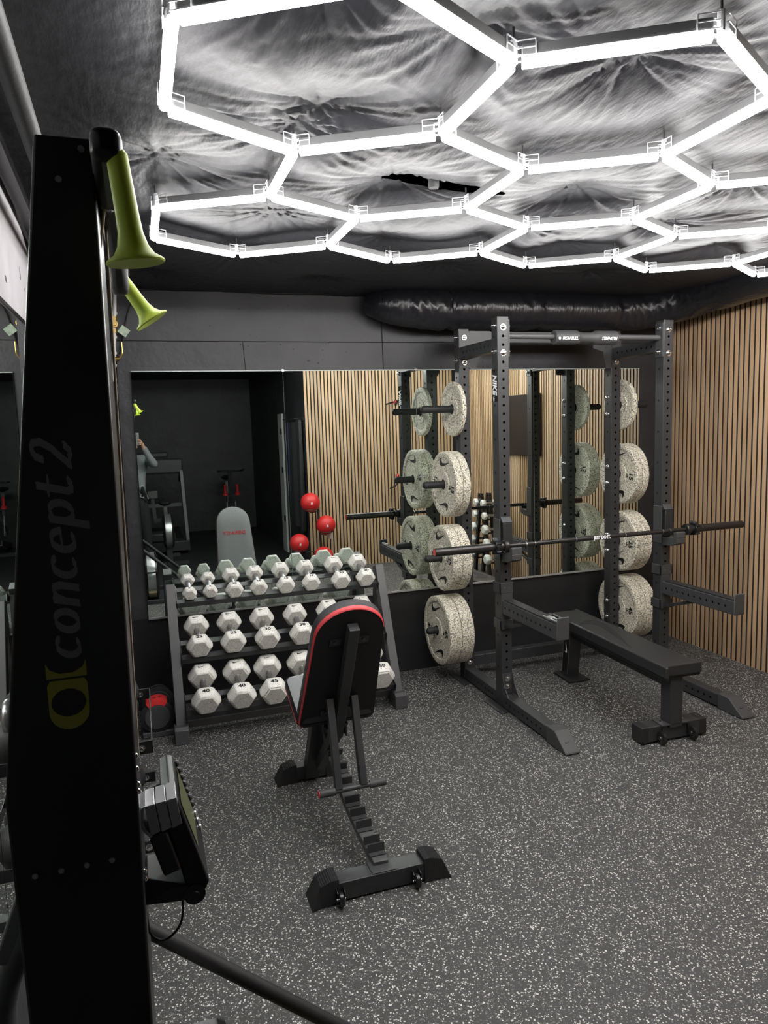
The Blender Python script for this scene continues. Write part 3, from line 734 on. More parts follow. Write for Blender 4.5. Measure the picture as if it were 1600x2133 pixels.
# ================================================================ ADJUSTABLE BENCH
t = thing('adjustable_bench', (.77, 2.95, 0)); XC = .765
def rrect(w, h, r, top=False, n=6, w2=None):
    w2 = w if w2 is None else w2
    pts = []
    R = w/2-.002 if top else r
    for cx, cy, rr_, a0 in ((w2/2-r, r, r, -pi/2), (w/2-R, h-R, R, 0), (-w/2+R, h-R, R, pi/2), (-w2/2+r, r, r, pi)):
        for k in range(n+1): a = a0+k*pi/2/n; pts.append((cx+cos(a)*rr_, cy+sin(a)*rr_))
    return pts
Bt = V((XC, 3.035, .455)); Tt = V((XC+.010, 2.720, 1.050)); up = (Tt-Bt).normalized(); Lb = (Tt-Bt).length
nrm = V((0, -up.z, up.y)).normalized()        # toward camera (-Y)
if nrm.y > 0: nrm = -nrm
ux = V((1, 0, 0))
pb = rrect(.295, Lb, .03, True, 8, .345)
def bp(p2, d): return Bt+ux*p2[0]+up*p2[1]+nrm*d
bd = B().loft([[bp(p, 0) for p in pb], [bp(p, -.014) for p in pb]]).build('backrest_board', 'board_black', t)
def sc(p, k): return (p[0]*k, Lb/2+(p[1]-Lb/2)*k)
B().loft([[bp(sc(p, 1.006), .002), bp(sc(p, 1.024), -.002), bp(sc(p, 1.028), -.017), bp(sc(p, 1.006), -.017)] for p in pb[10:33]]).build('backrest_piping', 'red_pipe', t, ang=60)
B().loft([[bp(sc(p, 1.02), -.015) for p in pb], [bp(sc(p, 1.03), -.03) for p in pb], [bp(sc(p, 1.03), -.055) for p in pb], [bp(sc(p, 1.0), -.066) for p in pb]], cap=False).build('backrest_side', 'vinyl_carbon', t, ang=60)
fr = B().loft([[bp(sc(p, 1.0), -.066) for p in pb], [bp(sc(p, .96), -.070) for p in pb], [bp(sc(p, .5), -.071) for p in pb]]).build('backrest_pad', 'vinyl_grey', t, ang=60)
text('DERACY', .045, 'red', fr, bp((0, Lb*.62), -.0735), (-1, 0, 0), up, bold=.01, sx=1.15, space=1.05)
# spine and fixings
B().beam(bp((0, -.05), .028), bp((0, Lb*.90), .028), .045, .045, nrm).build('spine', 'steel_black', t, bevel=.003)
for hh in (.75, .12):
    B().beam(bp((-.085, Lb*hh), .003), bp((.085, Lb*hh), .003), .035, .006, nrm).build('cross_plate', 'steel_gloss', t)
    for q_ in (-.062, .062): B().cyl(bp((q_, Lb*hh), .005), bp((q_, Lb*hh), .011), .008, 6).build('bolt', 'steel_black', t)
# seat
S0 = V((XC, 3.02, .47)); S1 = V((XC, 3.30, .56)); su = (S1-S0).normalized(); sn = ux.cross(su).normalized(); Ls = .31
ps = rrect(.36, Ls, .04, False, 5, .36)
def sp(p, d): return S0+ux*p[0]+su*p[1]+sn*d
B().loft([[sp(p, 0) for p in ps], [sp(p, -.014) for p in ps]]).build('seat_board', 'board_black', t)
B().tube([sp(p, .004) for p in ps[5:20]], .0055, 8, False).build('seat_piping', 'red_pipe', t)
B().loft([[sp((p[0]*1.02, p[1]*1.02), .006) for p in ps], [sp((p[0]*1.02, p[1]*1.02), .034) for p in ps], [sp((p[0]*.98, p[1]*.98), .044) for p in ps]], cap=False).build('seat_side', 'vinyl_black', t, ang=60)
B().loft([[sp((p[0]*.98, p[1]*.98), .044) for p in ps], [sp((p[0]*.9, p[1]*.94+.01), .048) for p in ps]]).build('seat_pad', 'vinyl_grey', t)
B().beam(sp((0, -.03), -.035), sp((0, .28), -.035), .05, .04, sn).build('seat_beam', 'steel_black', t, bevel=.003)
# front post
B().beam((XC-.045, 3.43, .03), (XC-.03, 3.22, .47), .075, .06, (0, 1, .3)).build('front_post', 'steel_black', t, bevel=.003)
B().beam((XC-.16, 3.46, .045), (XC+.06, 3.46, .045), .075, .07).build('front_foot', 'steel_black', t, bevel=.003)
def footcap(x0, x1, y, w, h, lab=None):
    sg = 1 if x1 > x0 else -1
    c = B(); n = 9
    L = abs(x1-x0)
    prof = [(-w/2, .003), (w/2, .003), (w/2-.006, h), (-w/2+.006, h)]
    rings = []
    for i in range(n+1):
        f = i/n
        for e in (0, 1):
            x = x0+sg*L*(f+(.45/n if e else 0)); g = .0025 if e else 0
            if i == n and e: continue
            hh = h-max(0, (f-.35))*h*.25
            rings.append([V((x, y+a*(1+g*6), (z if z < .01 else hh+g))) for a, z in prof])
    # outward slanted end
    rings.append([V((x1+sg*.035, y-w/2-.012, .0)), V((x1+sg*.035, y+w/2+.012, .0)), V((x1+sg*.002, y+w/2-.006, h*.80)), V((x1+sg*.002, y-w/2+.006, h*.80))])
    c.loft(rings)
    return c.build('foot_cap', 'rubber', t, ang=20)
footcap(XC-.12, XC-.19, 3.46, .085, .09); footcap(XC+.03, XC+.10, 3.46, .085, .09)
# diagonal brace front
B().beam((XC-.02, 3.33, .12), (XC, 3.05, .40), .045, .05, (0, 1, 1)).build('link_bar', 'steel_black', t, bevel=.003)
# curved ladder rail
rp_ = [V((.785, 2.50, .078)), V((.783, 2.66, .090)), V((.78, 2.82, .115)), V((.775, 2.98, .165)), V((.77, 3.12, .245)), V((.765, 3.20, .34)), V((.762, 3.20, .43))]
b = B(); b.tube(rp_, .01, 4); # skeleton replaced below
path = []
P = [rp_[0]*2-rp_[1]]+rp_+[rp_[-1]*2-rp_[-2]]
for i in range(1, len(P)-2):
    for k in range(6):
        tt = k/6; a, b_, c, d_ = P[i-1:i+3]; path.append(.5*((2*b_)+(c-a)*tt+(2*a-5*b_+4*c-d_)*tt*tt+(3*b_-a-3*c+d_)*tt**3))
path.append(rp_[-1])
rings = []
for i, p in enumerate(path):
    d = (path[min(i+1, len(path)-1)]-path[max(i-1, 0)]).normalized(); nn = ux.cross(d).normalized()
    rings.append([p+ux*a*.030+nn*b_*.018 for a, b_ in ((-1, -1), (1, -1), (1, 1), (-1, 1))])
B().loft(rings).build('ladder_rail', 'grey_steel', t, bevel=.003)
acc = 0; marks = []; 
for i in range(1, len(path)):
    acc += (path[i]-path[i-1]).length; marks.append((acc, i))
tot = acc
for m_ in (.035, .095, .195, .285, .375, .475, .560, .640):
    i = next(k for a, k in marks if a >= m_); p = path[i]; d = (path[min(i+1, len(path)-1)]-path[i-1]).normalized(); nn = ux.cross(d).normalized()
    if nn.z < 0: nn = -nn
    b = B(); b.beam(p+nn*.018-ux*.030, p+nn*.018+ux*.030, .003, .003, nn)
    b.add([p+ux*a*.034+nn*.018+d*e+nn*h for a in (-1, 1) for e, h in ((.0, .0), (.006, .0), (.016, .034), (.010, .034))], [(0, 1, 2, 3), (7, 6, 5, 4), (0, 4, 5, 1), (1, 5, 6, 2), (2, 6, 7, 3), (3, 7, 4, 0)])
    b.add([p+ux*a*.034+nn*(.0185+h)+d*e for a in (-1, 1) for e, h in ((0, 0), (-.02, 0), (-.022, .004), (0, .004))], [(0, 1, 2, 3), (7, 6, 5, 4), (0, 4, 5, 1), (1, 5, 6, 2), (2, 6, 7, 3), (3, 7, 4, 0)])
    b.build('ladder_step', 'steel_black', t)
# support struts + catch bar
for s_, o2 in ((-1, 0), (1, 0)):
    B().beam(bp((s_*.055, Lb*.26), .012), V((XC-.01+s_*.055, 2.795, .262)), .030, .036, (0, 1, 1)).build('support_strut', 'steel_black', t, bevel=.002)
B().cyl((XC-.14, 2.79, .258), (XC+.14, 2.79, .262), .011, 16).build('catch_bar', 'steel_mid', t)
for s_ in (-1, 1):
    g = B().cyl((XC-.005+s_*.075, 2.79, .26), (XC-.005+s_*.145, 2.79, .26+s_*.001), .0165, 20, ch=.002).build('foam_grip', 'rubber_grey', t)
    B().cyl((XC-.005+s_*.145, 2.79, .26+s_*.001), (XC-.005+s_*.148, 2.79, .26+s_*.001), .0155, 20).build('end_cap', 'red' if s_ < 0 else 'rubber_grey', g)
# rear foot
B().beam((.53, 2.49, .042), (1.01, 2.49, .042), .080, .072).build('rear_foot', 'steel_black', t, bevel=.003)
B().bx(.735, .835, 2.452, 2.532, .0785, .082).build('weld_plate', 'steel_mid', t)
footcap(.60, .525, 2.49, .098, .094); footcap(.945, 1.02, 2.49, .098, .094)
for xw in (.60, .905):
    w = B().lathe([(.001, -.010), (.022, -.010), (.027, -.006), (.027, .006), (.022, .010), (.001, .010)], (xw, 2.425, .030), (1, 0, 0), 24).build('wheel', 'steel_gloss', t)
    B().cyl((xw-.018, 2.425, .030), (xw+.018, 2.425, .030), .005, 8).build('axle', 'chrome', w)
    for q_ in (-.014, .014): B().prism([(0, .06), (.008, .065), (.032, .065), (.032, .02), (.0, .022)], (xw+q_-.001, 2.418, 0), (0, 1, 0), (0, 0, 1), (.002, 0, 0)).build('wheel_bracket', 'steel_gloss', t)
for s_ in (-1, 1):
    B().ball((XC+s_*.045, 3.06, .43), .014, 12).build('pivot_knob', 'steel_gloss', t)
    B().beam((XC+s_*.03, 3.22, .42), (XC+s_*.03, 2.98, .43), .006, .05).build('pivot_plate', 'steel_black', t)
B().beam((XC, 3.22, .36), (XC, 3.04, .42), .05, .05).build('pivot_beam', 'steel_black', t, bevel=.003)
tag(t, 'adjustable incline bench with grey pads, red piping and a stepped ladder rail', 'bench')

# ================================================================ DUMBBELL RACK
t = thing('dumbbell_rack', (.79, 4.35, 0))
for X, sg in ((.122, -1), (1.462, 1)):
    B().beam((X, 4.17, .03), (X, 4.505, .855), .055, .075, (0, -1, .3)).build('side_post', 'grey_steel', t, bevel=.003)
    B().bx(X-.027, X+.027, 4.12, 4.68, .02, .08).build('side_foot', 'grey_steel', t, bevel=.003)
    B().prism([(0, 0), (0, .085), (.02, .1), (.09, .1), (.10, .0)], (X-.04, 4.105, 0), (0, 1, 0), (0, 0, 1), (.08, 0, 0)).build('foot_cap', 'rubber_grey', t, bevel=.004)
    B().beam((X, 4.62, .05), (X, 4.515, .80), .05, .05, (0, 1, 0)).build('rear_post', 'grey_steel', t, bevel=.003)
tiers = [((4.41, .750), (4.60, .818), .045), ((4.27, .440), (4.475, .515), .05), ((4.12, .150), (4.32, .225), .05)]
for (yf, zf), (yb, zb), _ in tiers:
    dv = V((0, yb-yf, zb-zf)).normalized(); nv = V((0, -dv.z, dv.y))
    for f0 in (.18, .82):
        c = V((0, yf+(yb-yf)*f0, zf+(zb-zf)*f0))
        b = B(); b.beam(c+V((.15, 0, 0)), c+V((1.435, 0, 0)), .045, .004, nv)
        e = c+dv*(-.0225 if f0 < .5 else .0225)
        b.beam(e-nv*.014+V((.15, 0, 0)), e-nv*.014+V((1.435, 0, 0)), .004, .032, nv)
        b.build('shelf_rail', 'steel_black', t)
    for X in (.155, 1.43):
        B().beam(V((X, yf, zf-.012)), V((X, yb, zb-.012)), .006, .045, nv).build('shelf_bracket', 'steel_gloss', t)
B().beam((.15, 4.25, .035+.03), (1.435, 4.25, .065), .03, .04).build('lower_brace', 'grey_steel', t)
tag(t, 'three tier dark grey dumbbell rack leaning before the mirror', 'dumbbell rack')

def dumbbell_proto(R, hl, sep, num, tiny=False):
    d = thing('dumbbell', (0, 0, 0))
    def hexring(y, r): return [V((cos(pi/3*k)*r, y, sin(pi/3*k)*r)) for k in range(6)]
    for s_, nm in ((-1, 'f'), (1, 'b')):
        y0 = s_*sep/2; secs = [(-.5, .74), (-.43, .81), (-.22, .985), (.0, 1.0), (.22, .985), (.43, .81), (.5, .74)]
        hd = B().loft([hexring(y0+f*hl, r*R) for f, r in secs], cap=True).build('head', 'urethane', d, bevel=R*.17, ang=60, seg=3)
        for q in (-1, 1):
            yy = y0+q*hl*.5
            B().loft([hexring(yy-q*.003, .70*R), hexring(yy+q*.0010, .68*R)]).build('face_disc', 'urethane_face', hd)
        zt_ = R*.866*.985
        if s_ < 0: text(num, R*.42, 'black_print', hd, (0, y0-.05*hl, zt_+.0012), (1, 0, 0), (0, 1, 0), bold=.03, sx=1.15, name='weight_number')
        else: tick(R*.55, 'black_print', hd, (0, y0-.05*hl, zt_+.0006), (1, 0, 0), (0, 1, 0), .0010)
    g = sep-hl
    B().lathe([(.0175, -g/2), (.0135, -g/2+.012), (.0145, -g/4), (.0165, 0), (.0145, g/4), (.0135, g/2-.012), (.0175, g/2)], (0, 0, 0), (0, 1, 0), 20).build('handle', 'chrome_rough', d)
    return d
spec = {'5': (.046, .050, .155), '10': (.057, .062, .175), '15': (.061, .070, .185), '20': (.066, .078, .195), '25': (.079, .080, .205), '30': (.080, .088, .212), '35': (.082, .094, .218),
        '40': (.087, .098, .225), '45': (.089, .103, .23), '50': (.091, .108, .235)}
rows = [('top', 4.512, .835, [.231, .355, .500, .651, .820, .984, 1.180, 1.348], ['5', '5', '10', '10', '15', '15', '20', '20']),
        ('middle', 4.372, .558, [.260, .459, .664, .878, 1.10, 1.325], ['25', '25', '30', '30', '35', '35']),
        ('bottom', 4.22, .280, [.268, .472, .662, .870, 1.09, 1.33], ['40', '40', '45', '45', '50', '50'])]
ordn = ['leftmost', 'second from left', 'third from left', 'fourth from left', 'fifth from left', 'sixth from left', 'seventh from left', 'rightmost']
protos = {}
for rn, y, z, xs_, ws in rows:
    for i, (x, w) in enumerate(zip(xs_, ws)):
        if w not in protos: o = dumbbell_proto(*spec[w], w); protos[w] = o
        else: o = clone(protos[w])
        o.location = (x, y, z); o.rotation_euler = (radians(20), 0, 0)
        pn = ordn[i] if i < len(ws)-1 else 'rightmost'
        tag(o, 'speckled white %s lb hex dumbbell, %s on the %s tier of the rack' % (w, pn, rn), 'dumbbell', 'white hex dumbbells on the %s tier' % rn)

# ================================================================ SKI MACHINE
t = thing('ski_machine', (-.12, 1.28, 0)); Y0, Y1 = 1.06, 1.25
side = [(-.030, 2.17), (-.036, 1.2), (-.045, .45), (-.05, .02), (-.16, .02), (-.205, .70), (-.209, 1.28), (-.101, 2.17)]
colm = B().prism(side, (0, Y0, 0), (1, 0, 0), (0, 0, 1), (0, Y1-Y0, 0)).build('column', 'erg_black', t, bevel=.004)
for x, z in ((-.18, 1.168), (-.146, 1.168), (-.112, 1.168), (-.078, 1.168), (-.075, 2.115), (-.045, 2.155)):
    B().lathe([(.001, .003), (.004, .003), (.0045, 0)], (x, Y0, z), (0, -1, 0), 12).build('screw', 'chrome_rough', colm)
for i, z in enumerate((1.312, 1.292, 1.268, 1.257, 1.130, 1.118)):
    B().ball((-.0355, Y0+.015, z), .0045, 10).build('rivet', 'chrome', colm)
# top arm with pulleys
ta = B().bx(-.030, .006, .915, 1.62, 2.096, 2.134).build('top_arm', 'erg_black', t, bevel=.012, seg=3)
def grip(p0, p1, tiltd, nm):
    p0 = V(p0); p1 = V(p1); L = (p1-p0).length
    g = B().lathe([(.001, 0), (.0095, .001), (.0125, .006), (.0128, .03), (.0135, L*.55), (.0145, L*.72), (.018, L*.84), (.024, L*.92), (.033, L*.965), (.0345, L*.985), (.033, L), (.026, L-.001), (.001, L-.006)], p0, p1-p0, 32)
    return g.build('handle_grip', 'lime', t)
g1 = grip((-.002, .93, 2.112), (.012, .935, 1.985), 0, 'a')
g2 = grip((-.020, 1.50, 2.095), (.042, 1.50, 2.000), 0, 'b')
for a, b_ in (((-.002, .93, 2.105), (-.004, .93, 2.118)), ((-.02, 1.5, 2.093), (-.024, 1.5, 2.11))):
    B().cyl(a, b_, .002, 8).build('handle_cord', 'cord_tan', t)
B().cyl((-.021, 1.12, 2.11), (-.040, 1.12, 2.0), .0022, 8).build('drive_cord', 'cord_tan', t)
B().cyl((-.0245, 1.22, 2.10), (-.0286, 1.22, 1.824), .0020, 8).build('drive_cord', 'cord_tan', t)
B().cyl((-.0286, 1.22, 1.824), (-.036, 1.22, 1.25), .0020, 8).build('drive_cord', 'cord_tan', t)
B().lathe([(.001, -.008), (.014, -.008), (.016, 0), (.014, .008), (.001, .008)], (-.015, 1.12, 2.11), (0, 1, 0), 16).build('pulley', 'chrome', t)
B().box((-.012, 1.40, 2.06), (.03, .03, .06)).build('cord_guide', 'rubber_grey', t, bevel=.01)
# logo on the near side : calligraphic strokes
def nib(paths, o, u, v, sc_, w, ang, m, name, parent):
    """sweep a slanted flat nib along polylines; the covered cells become one flat print without overlaps"""
    o = V(o); u = V(u); v = V(v); n = u.cross(v).normalized(); N = 44; cells = set(); th = w*.11
    nx, ny = cos(ang)*w/2, sin(ang)*w/2
    for path in paths:
        for (xa, ya), (xb, yb) in zip(path, path[1:]):
            k = max(2, int(math.hypot(xb-xa, yb-ya)*N*1.5))
            for i in range(k+1):
                x = xa+(xb-xa)*i/k; y = ya+(yb-ya)*i/k; q = int(w*N*1.5)
                for jx in range(q+1):
                    f = jx/q*2-1; px_, py_ = x+nx*f, y+ny*f; h = max(1, int(th*N))
                    for t_ in range(-h, h+1): cells.add((round(px_*N), round(py_*N)+t_))
    rows = {}
    for a, c in cells: rows.setdefault(c, []).append(a)
    b = B()
    for c, L_ in rows.items():
        L_.sort(); st_ = pr_ = L_[0]
        for a in L_[1:]+[10**6]:
            if a > pr_+1:
                b.add([o+(u*(p/N)+v*(q/N))*sc_+n*.0008 for p, q in ((st_-.5, c-.5), (pr_+.5, c-.5), (pr_+.5, c+.5), (st_-.5, c+.5))], [(0, 1, 2, 3)]); st_ = a
            pr_ = a
    return b.build(name, m, parent, recalc=False)
def arc(cx, cy, rx, ry, a0, a1, sl=.25, n=18):
    return [(cx+rx*cos(radians(a0+(a1-a0)*i/n))+sl*(ry*sin(radians(a0+(a1-a0)*i/n))), cy+ry*sin(radians(a0+(a1-a0)*i/n))) for i in range(n+1)]
def sl(pts, s_=.25): return [(x+s_*(y), y) for x, y in pts]
G = []; X_ = 0
def shiftp(ps, dx): return [[(x+dx, y+.5) for x, y in p] for p in ps]
cc = lambda: [arc(0, 0, .36, .42, 50, 310)]
G += shiftp(cc(), .45)
G += shiftp([arc(0, 0, .36, .42, 0, 360)], 1.45)
G += shiftp([sl([(-.32, .42), (-.32, -.46)]), sl([(-.32, .0), (-.22, .28), (-.02, .42), (.18, .40), (.28, .2), (.28, -.46)])], 2.55)
G += shiftp(cc(), 3.62)
G += shiftp([arc(0, 0, .36, .42, 10, 310), sl([(-.34, .03), (.34, .08)])], 4.62)
G += shiftp([sl([(-.34, .42), (-.34, -.95)]), arc(-.0, 0, .34, .42, 130, -150)], 5.72)
G += shiftp([sl([(-.15, .80), (-.15, -.25), (-.05, -.42), (.12, -.42), (.28, -.28)]), sl([(-.38, .42), (.2, .42)])], 6.72)
G += shiftp([sl([(-.35, .55), (-.28, .80), (-.05, .95), (.2, .88), (.3, .62), (.15, .25), (-.38, -.42)]), sl([(-.38, -.42), (-.1, -.36), (.15, -.44), (.38, -.2)])], 7.95)
# letters run upward: u=+Z, v=-X on the near face
nib(G, (-.094, Y0-.0002, 1.478), (0.03, 0, 1), (-1, 0, .0), .0355, .27, radians(6), 'dim_print', 'brand_lettering', colm)
em = []
yl = Y0-.0008
def ringhalf(zc, r0, r1, a0, a1, n=20): 
    return [( -.117+cos(radians(a0+(a1-a0)*i/n))*r0, zc+sin(radians(a0+(a1-a0)*i/n))*r0) for i in range(n+1)]+[(-.117+cos(radians(a1+(a0-a1)*i/n))*r1[0], zc+sin(radians(a1+(a0-a1)*i/n))*r1[1]) for i in range(n+1)]
po = [(-.117+.026, 1.446), (-.117+.026, 1.400)]+[(-.117+cos(a)*.026, 1.400+sin(a)*.026) for a in [-pi*i/16 for i in range(1, 16)]]+[(-.117-.026, 1.400), (-.117-.026, 1.446)]
b = B(); n = len(po)
inner = [(-.117+cos(a)*.0225, 1.413+sin(a)*.020) for a in [2*pi*i/32 for i in range(32)]]
# ring between outer and ellipse: connect by angle
outer = []
for i in range(32):
    a = 2*pi*i/32; dx, dz = cos(a), sin(a)
    if dz >= 0: k = min(.026/max(abs(dx), 1e-6), .033/max(dz, 1e-6))
    else:
        k = .026/max(abs(dx), 1e-6)
        z_ = dz*k
        if z_ < -.013 or abs(dx) < 1e-6:
            # intersect circle centred (0,-.013) r .026
            bq = dz*.013*1; disc = (dz*.013)**2-(.013**2-.026**2); k = -dz*.013+sqrt(disc)
    outer.append((-.117+dx*k, 1.413+dz*k))
b.add([V((x, yl, z)) for x, z in outer]+[V((x, yl, z)) for x, z in inner], [(i, (i+1) % 32, 32+(i+1) % 32, 32+i) for i in range(32)])
top = [(-.143, 1.449), (-.091, 1.449), (-.091, 1.472), (-.096, 1.462), (-.108, 1.4555), (-.126, 1.4555), (-.138, 1.462), (-.143, 1.472)]
b.add([V((x, yl, z)) for x, z in top], [(0, 1, 4, 5), (1, 2, 3, 4), (0, 5, 6, 7)])
b.build('brand_emblem', 'dim_yellow', colm, recalc=False)
# monitor and arm
YMn0, YMn1 = 1.12, 1.29
mb = [(-.006, 1.206), (.010, 1.212), (.020, 1.208), (.060, 1.062), (.055, 1.050), (.034, 1.043), (.024, 1.060)]
mo = B().prism(mb, (0, YMn0, 0), (1, 0, 0), (0, 0, 1), (0, YMn1-YMn0, 0)).build('monitor', 'erg_black', t, bevel=.003)
a0_ = V((.020, 0, 1.208)); d_ = (V((.060, 0, 1.062))-a0_).normalized(); nf = V((-d_.z, 0, d_.x))
B().add([a0_+d_*a+nf*.0012+V((0, y, 0)) for a, y in ((.015, YMn0+.02), (.10, YMn0+.02), (.10, YMn1-.03), (.015, YMn1-.03))], [(0, 1, 2, 3)]).build('screen', 'lcd', mo)
for k in range(7): B().ball(a0_+d_*(.012+k*.014)+nf*.001+V((0, YMn1-.012, 0)), .006, 10).build('button', 'rubber_grey', mo)
for k in range(3): B().ball(a0_+d_*(.108+k*.014)+nf*.001+V((0, YMn1-.03, 0)), .0075, 10, (.6, 1, 1)).build('button', 'silver', mo)
B().prism([(-.022, 1.151), (-.034, 1.166), (-.040, 1.184), (-.038, 1.204), (-.030, 1.208), (-.034, 1.186), (-.030, 1.170), (-.019, 1.156)], (0, YMn0, 0), (1, 0, 0), (0, 0, 1), (0, .055, 0)).build('phone_cradle', 'silver', mo, bevel=.001)
for q_ in range(3):
    B().add([V((-.030+.0165*q_, YMn0-.001, 1.208+.002*q_)), V((-.015+.0165*q_, YMn0-.001, 1.210+.002*q_)), V((-.009+.0165*q_, YMn0-.001, 1.163+.003*q_)), V((-.024+.0165*q_, YMn0-.001, 1.158+.003*q_)),
             V((-.030+.0165*q_, YMn0+.05, 1.211+.002*q_)), V((-.015+.0165*q_, YMn0+.05, 1.213+.002*q_)), V((-.009+.0165*q_, YMn0+.05, 1.166+.003*q_)), V((-.024+.0165*q_, YMn0+.05, 1.161+.003*q_))],
            [(0, 1, 2, 3), (4, 7, 6, 5), (0, 4, 5, 1), (1, 5, 6, 2), (2, 6, 7, 3), (3, 7, 4, 0)]).build('holder_plate', 'silver', mo, bevel=.0008)
B().tube([(-.045, 1.33, 1.085), (-.040, 1.35, 1.106), (-.027, 1.35, 1.119), (-.013, 1.35, 1.126), (-.002, 1.35, 1.130)], .005, 10).build('holder_strap', 'rubber_grey', mo)
B().box((-.004, YMn0+.02, 1.125), (.028, .05, .07), Matrix.Rotation(radians(-15), 3, 'Y')).build('monitor_back', 'steel_mid', mo, bevel=.004)
B().box((.005, 1.21, 1.168), (.036, .03, .028)).build('battery_cover', 'steel_mid', mo, bevel=.002)
B().cyl((.036, YMn0-.002, 1.046), (.036, YMn1-.02, 1.046), .017, 24).build('hinge', 'steel_gloss', t)
B().lathe([(.001, -.003), (.006, -.003), (.007, 0)], (.036, YMn0-.002, 1.046), (0, 1, 0), 16).build('hinge_bolt', 'steel_mid', t)
B().beam((-.038, 1.17, 1.058), (.028, 1.17, 1.050), .10, .028).build('monitor_arm', 'steel_mid', t, bevel=.003)
B().prism([(-.038, 1.09), (.012, 1.068), (-.038, 1.05)], (0, 1.119, 0), (1, 0, 0), (0, 0, 1), (0, .004, 0)).build('arm_gusset', 'erg_black', t)
B().tube([(-.040, 1.14, 1.02), (-.037, 1.14, .985), (-.024, 1.14, .968), (-.009, 1.14, .967), (.007, 1.14, .980), (.015, 1.14, 1.00), (.018, 1.15, 1.03)], .0020, 8).build('monitor_cable', 'rubber', t)
# flywheel at base
fw = B().lathe([(.05, -.01), (.20, -.012), (.245, 0), (.255, .015)], (-.02, 1.40, .25), (1, 0, 0), 48).lathe([(.255, .098), (.245, .115), (.20, .13), (.05, .13)], (-.02, 1.40, .25), (1, 0, 0), 48).build('flywheel_cover', 'steel_gloss', t)
B().lathe([(.249, .014), (.251, .05), (.251, .08), (.249, .10)], (-.02, 1.40, .25), (1, 0, 0), 48).build('perforated_band', 'silver', fw)
for a in range(4): B().beam((-.02, 1.40+cos(a*1.57+.3)*.255, .25+sin(a*1.57+.3)*.255), (.10, 1.40+cos(a*1.57+.3)*.255, .25+sin(a*1.57+.3)*.255), .02, .014).build('cage_rib', 'steel_gloss', fw)
# floor stand: two sloping round struts
for y in (.97, 1.70):
    B().cyl((-.08, y, .62), (.55, y+(.02 if y > 1.2 else 0), .045), .019, 20).build('stand_strut', 'rubber', t)
    B().beam((-.16, y, .022), (.58, y, .022), .05, .04).build('stand_runner', 'steel_black', t, bevel=.004)
B().cyl((-.08, .97, .62), (-.08, 1.70, .62), .02, 16).build('stand_crossbar', 'steel_mid', t)
B().tube([(-.215, 1.30, .985), (-.255, 1.30, .90), (-.283, 1.30, .83), (-.292, 1.30, .75), (-.285, 1.28, .5), (-.20, 1.25, .2)], .022, 16).build('rear_tube', 'steel_mid', t)
B().beam((-.205, 1.30, 1.03), (-.262, 1.30, .88), .07, .035, (0, 1, 0)).build('rear_tube_bracket', 'grey_steel', t, bevel=.004)
tag(t, 'tall black ski machine column with two lime green grips, seen from its side', 'ski machine')

# ================================================================ KETTLEBELL / BALL RACK by left wall
t = thing('kettlebell_rack', (-.17, 3.05, 0)); KX0, KX1, KY0, KY1 = -.325, -.028, 2.76, 3.36
for z in (.60, .20):
    b = B(); h_ = .05
    b.bx(KX1-.005, KX1, KY0, KY1, z-.025, z+.025); b.bx(KX0, KX0+.005, KY0, KY1, z-.025, z+.025)
    b.bx(KX0, KX1, KY0, KY0+.005, z-.025, z+.025); b.bx(KX0, KX1, KY1-.005, KY1, z-.025, z+.025)
    b.build('tier_frame', 'steel_gloss', t, bevel=.001)
    B().bx(KX0+.005, KX1-.10, KY0+.005, KY1-.005, z-.024, z-.018).build('tier_shelf', 'steel_black', t)
    for y in (KY0-.003,): 
        o = bolt((KX1-.04, KY0, z), (0, -1, 0), t, .8)
    bolt((KX1-.045, KY1-.005, z), (0, -1, 0), t, .8)
for X in (KX0+.02, KX0+.22-.05):
    B().bx(X-.02, X+.02, KY0+.28, KY0+.32, .03, .75).build('post', 'steel_black', t)
B().bx(KX0, KX1+.03, KY0-.02, KY0+.03, .0, .04).build('foot', 'steel_black', t, bevel=.003); B().bx(KX0, KX1+.03, KY1-.05, KY1, .0, .04).build('foot', 'steel_black', t, bevel=.003)
tag(t, 'low black two tier rack of kettlebells against the left wall', 'kettlebell rack')
kb0 = None; nm_ = ['nearest', 'middle', 'farthest']
for z, tn in ((.60, 'upper'), (.20, 'lower')):
    for i, y in enumerate((2.87, 3.06, 3.25)):
        if kb0 is None:
            o = thing('kettlebell', (0, 0, 0)); B().lathe([(.05, 0), (.062, .004), (.083, .05), (.086, .085), (.07, .13), (.04, .155), (.001, .165)], (0, 0, 0), (0, 0, 1), 32).build('bell', 'rubber', o, ang=60)
            B().tube([(0, -.045, .135), (0, -.055, .175), (0, -.04, .215), (0, 0, .228), (0, .04, .215), (0, .055, .175), (0, .045, .135)], .014, 14).build('handle', 'chrome_rough', o)
            kb0 = o
        else: o = clone(kb0)
        o.location = (-.160, y, z-.018)
        tag(o, '%s black kettlebell on the %s tier of the rack by the left wall' % (nm_[i], tn), 'kettlebell', 'kettlebells on the left wall rack')

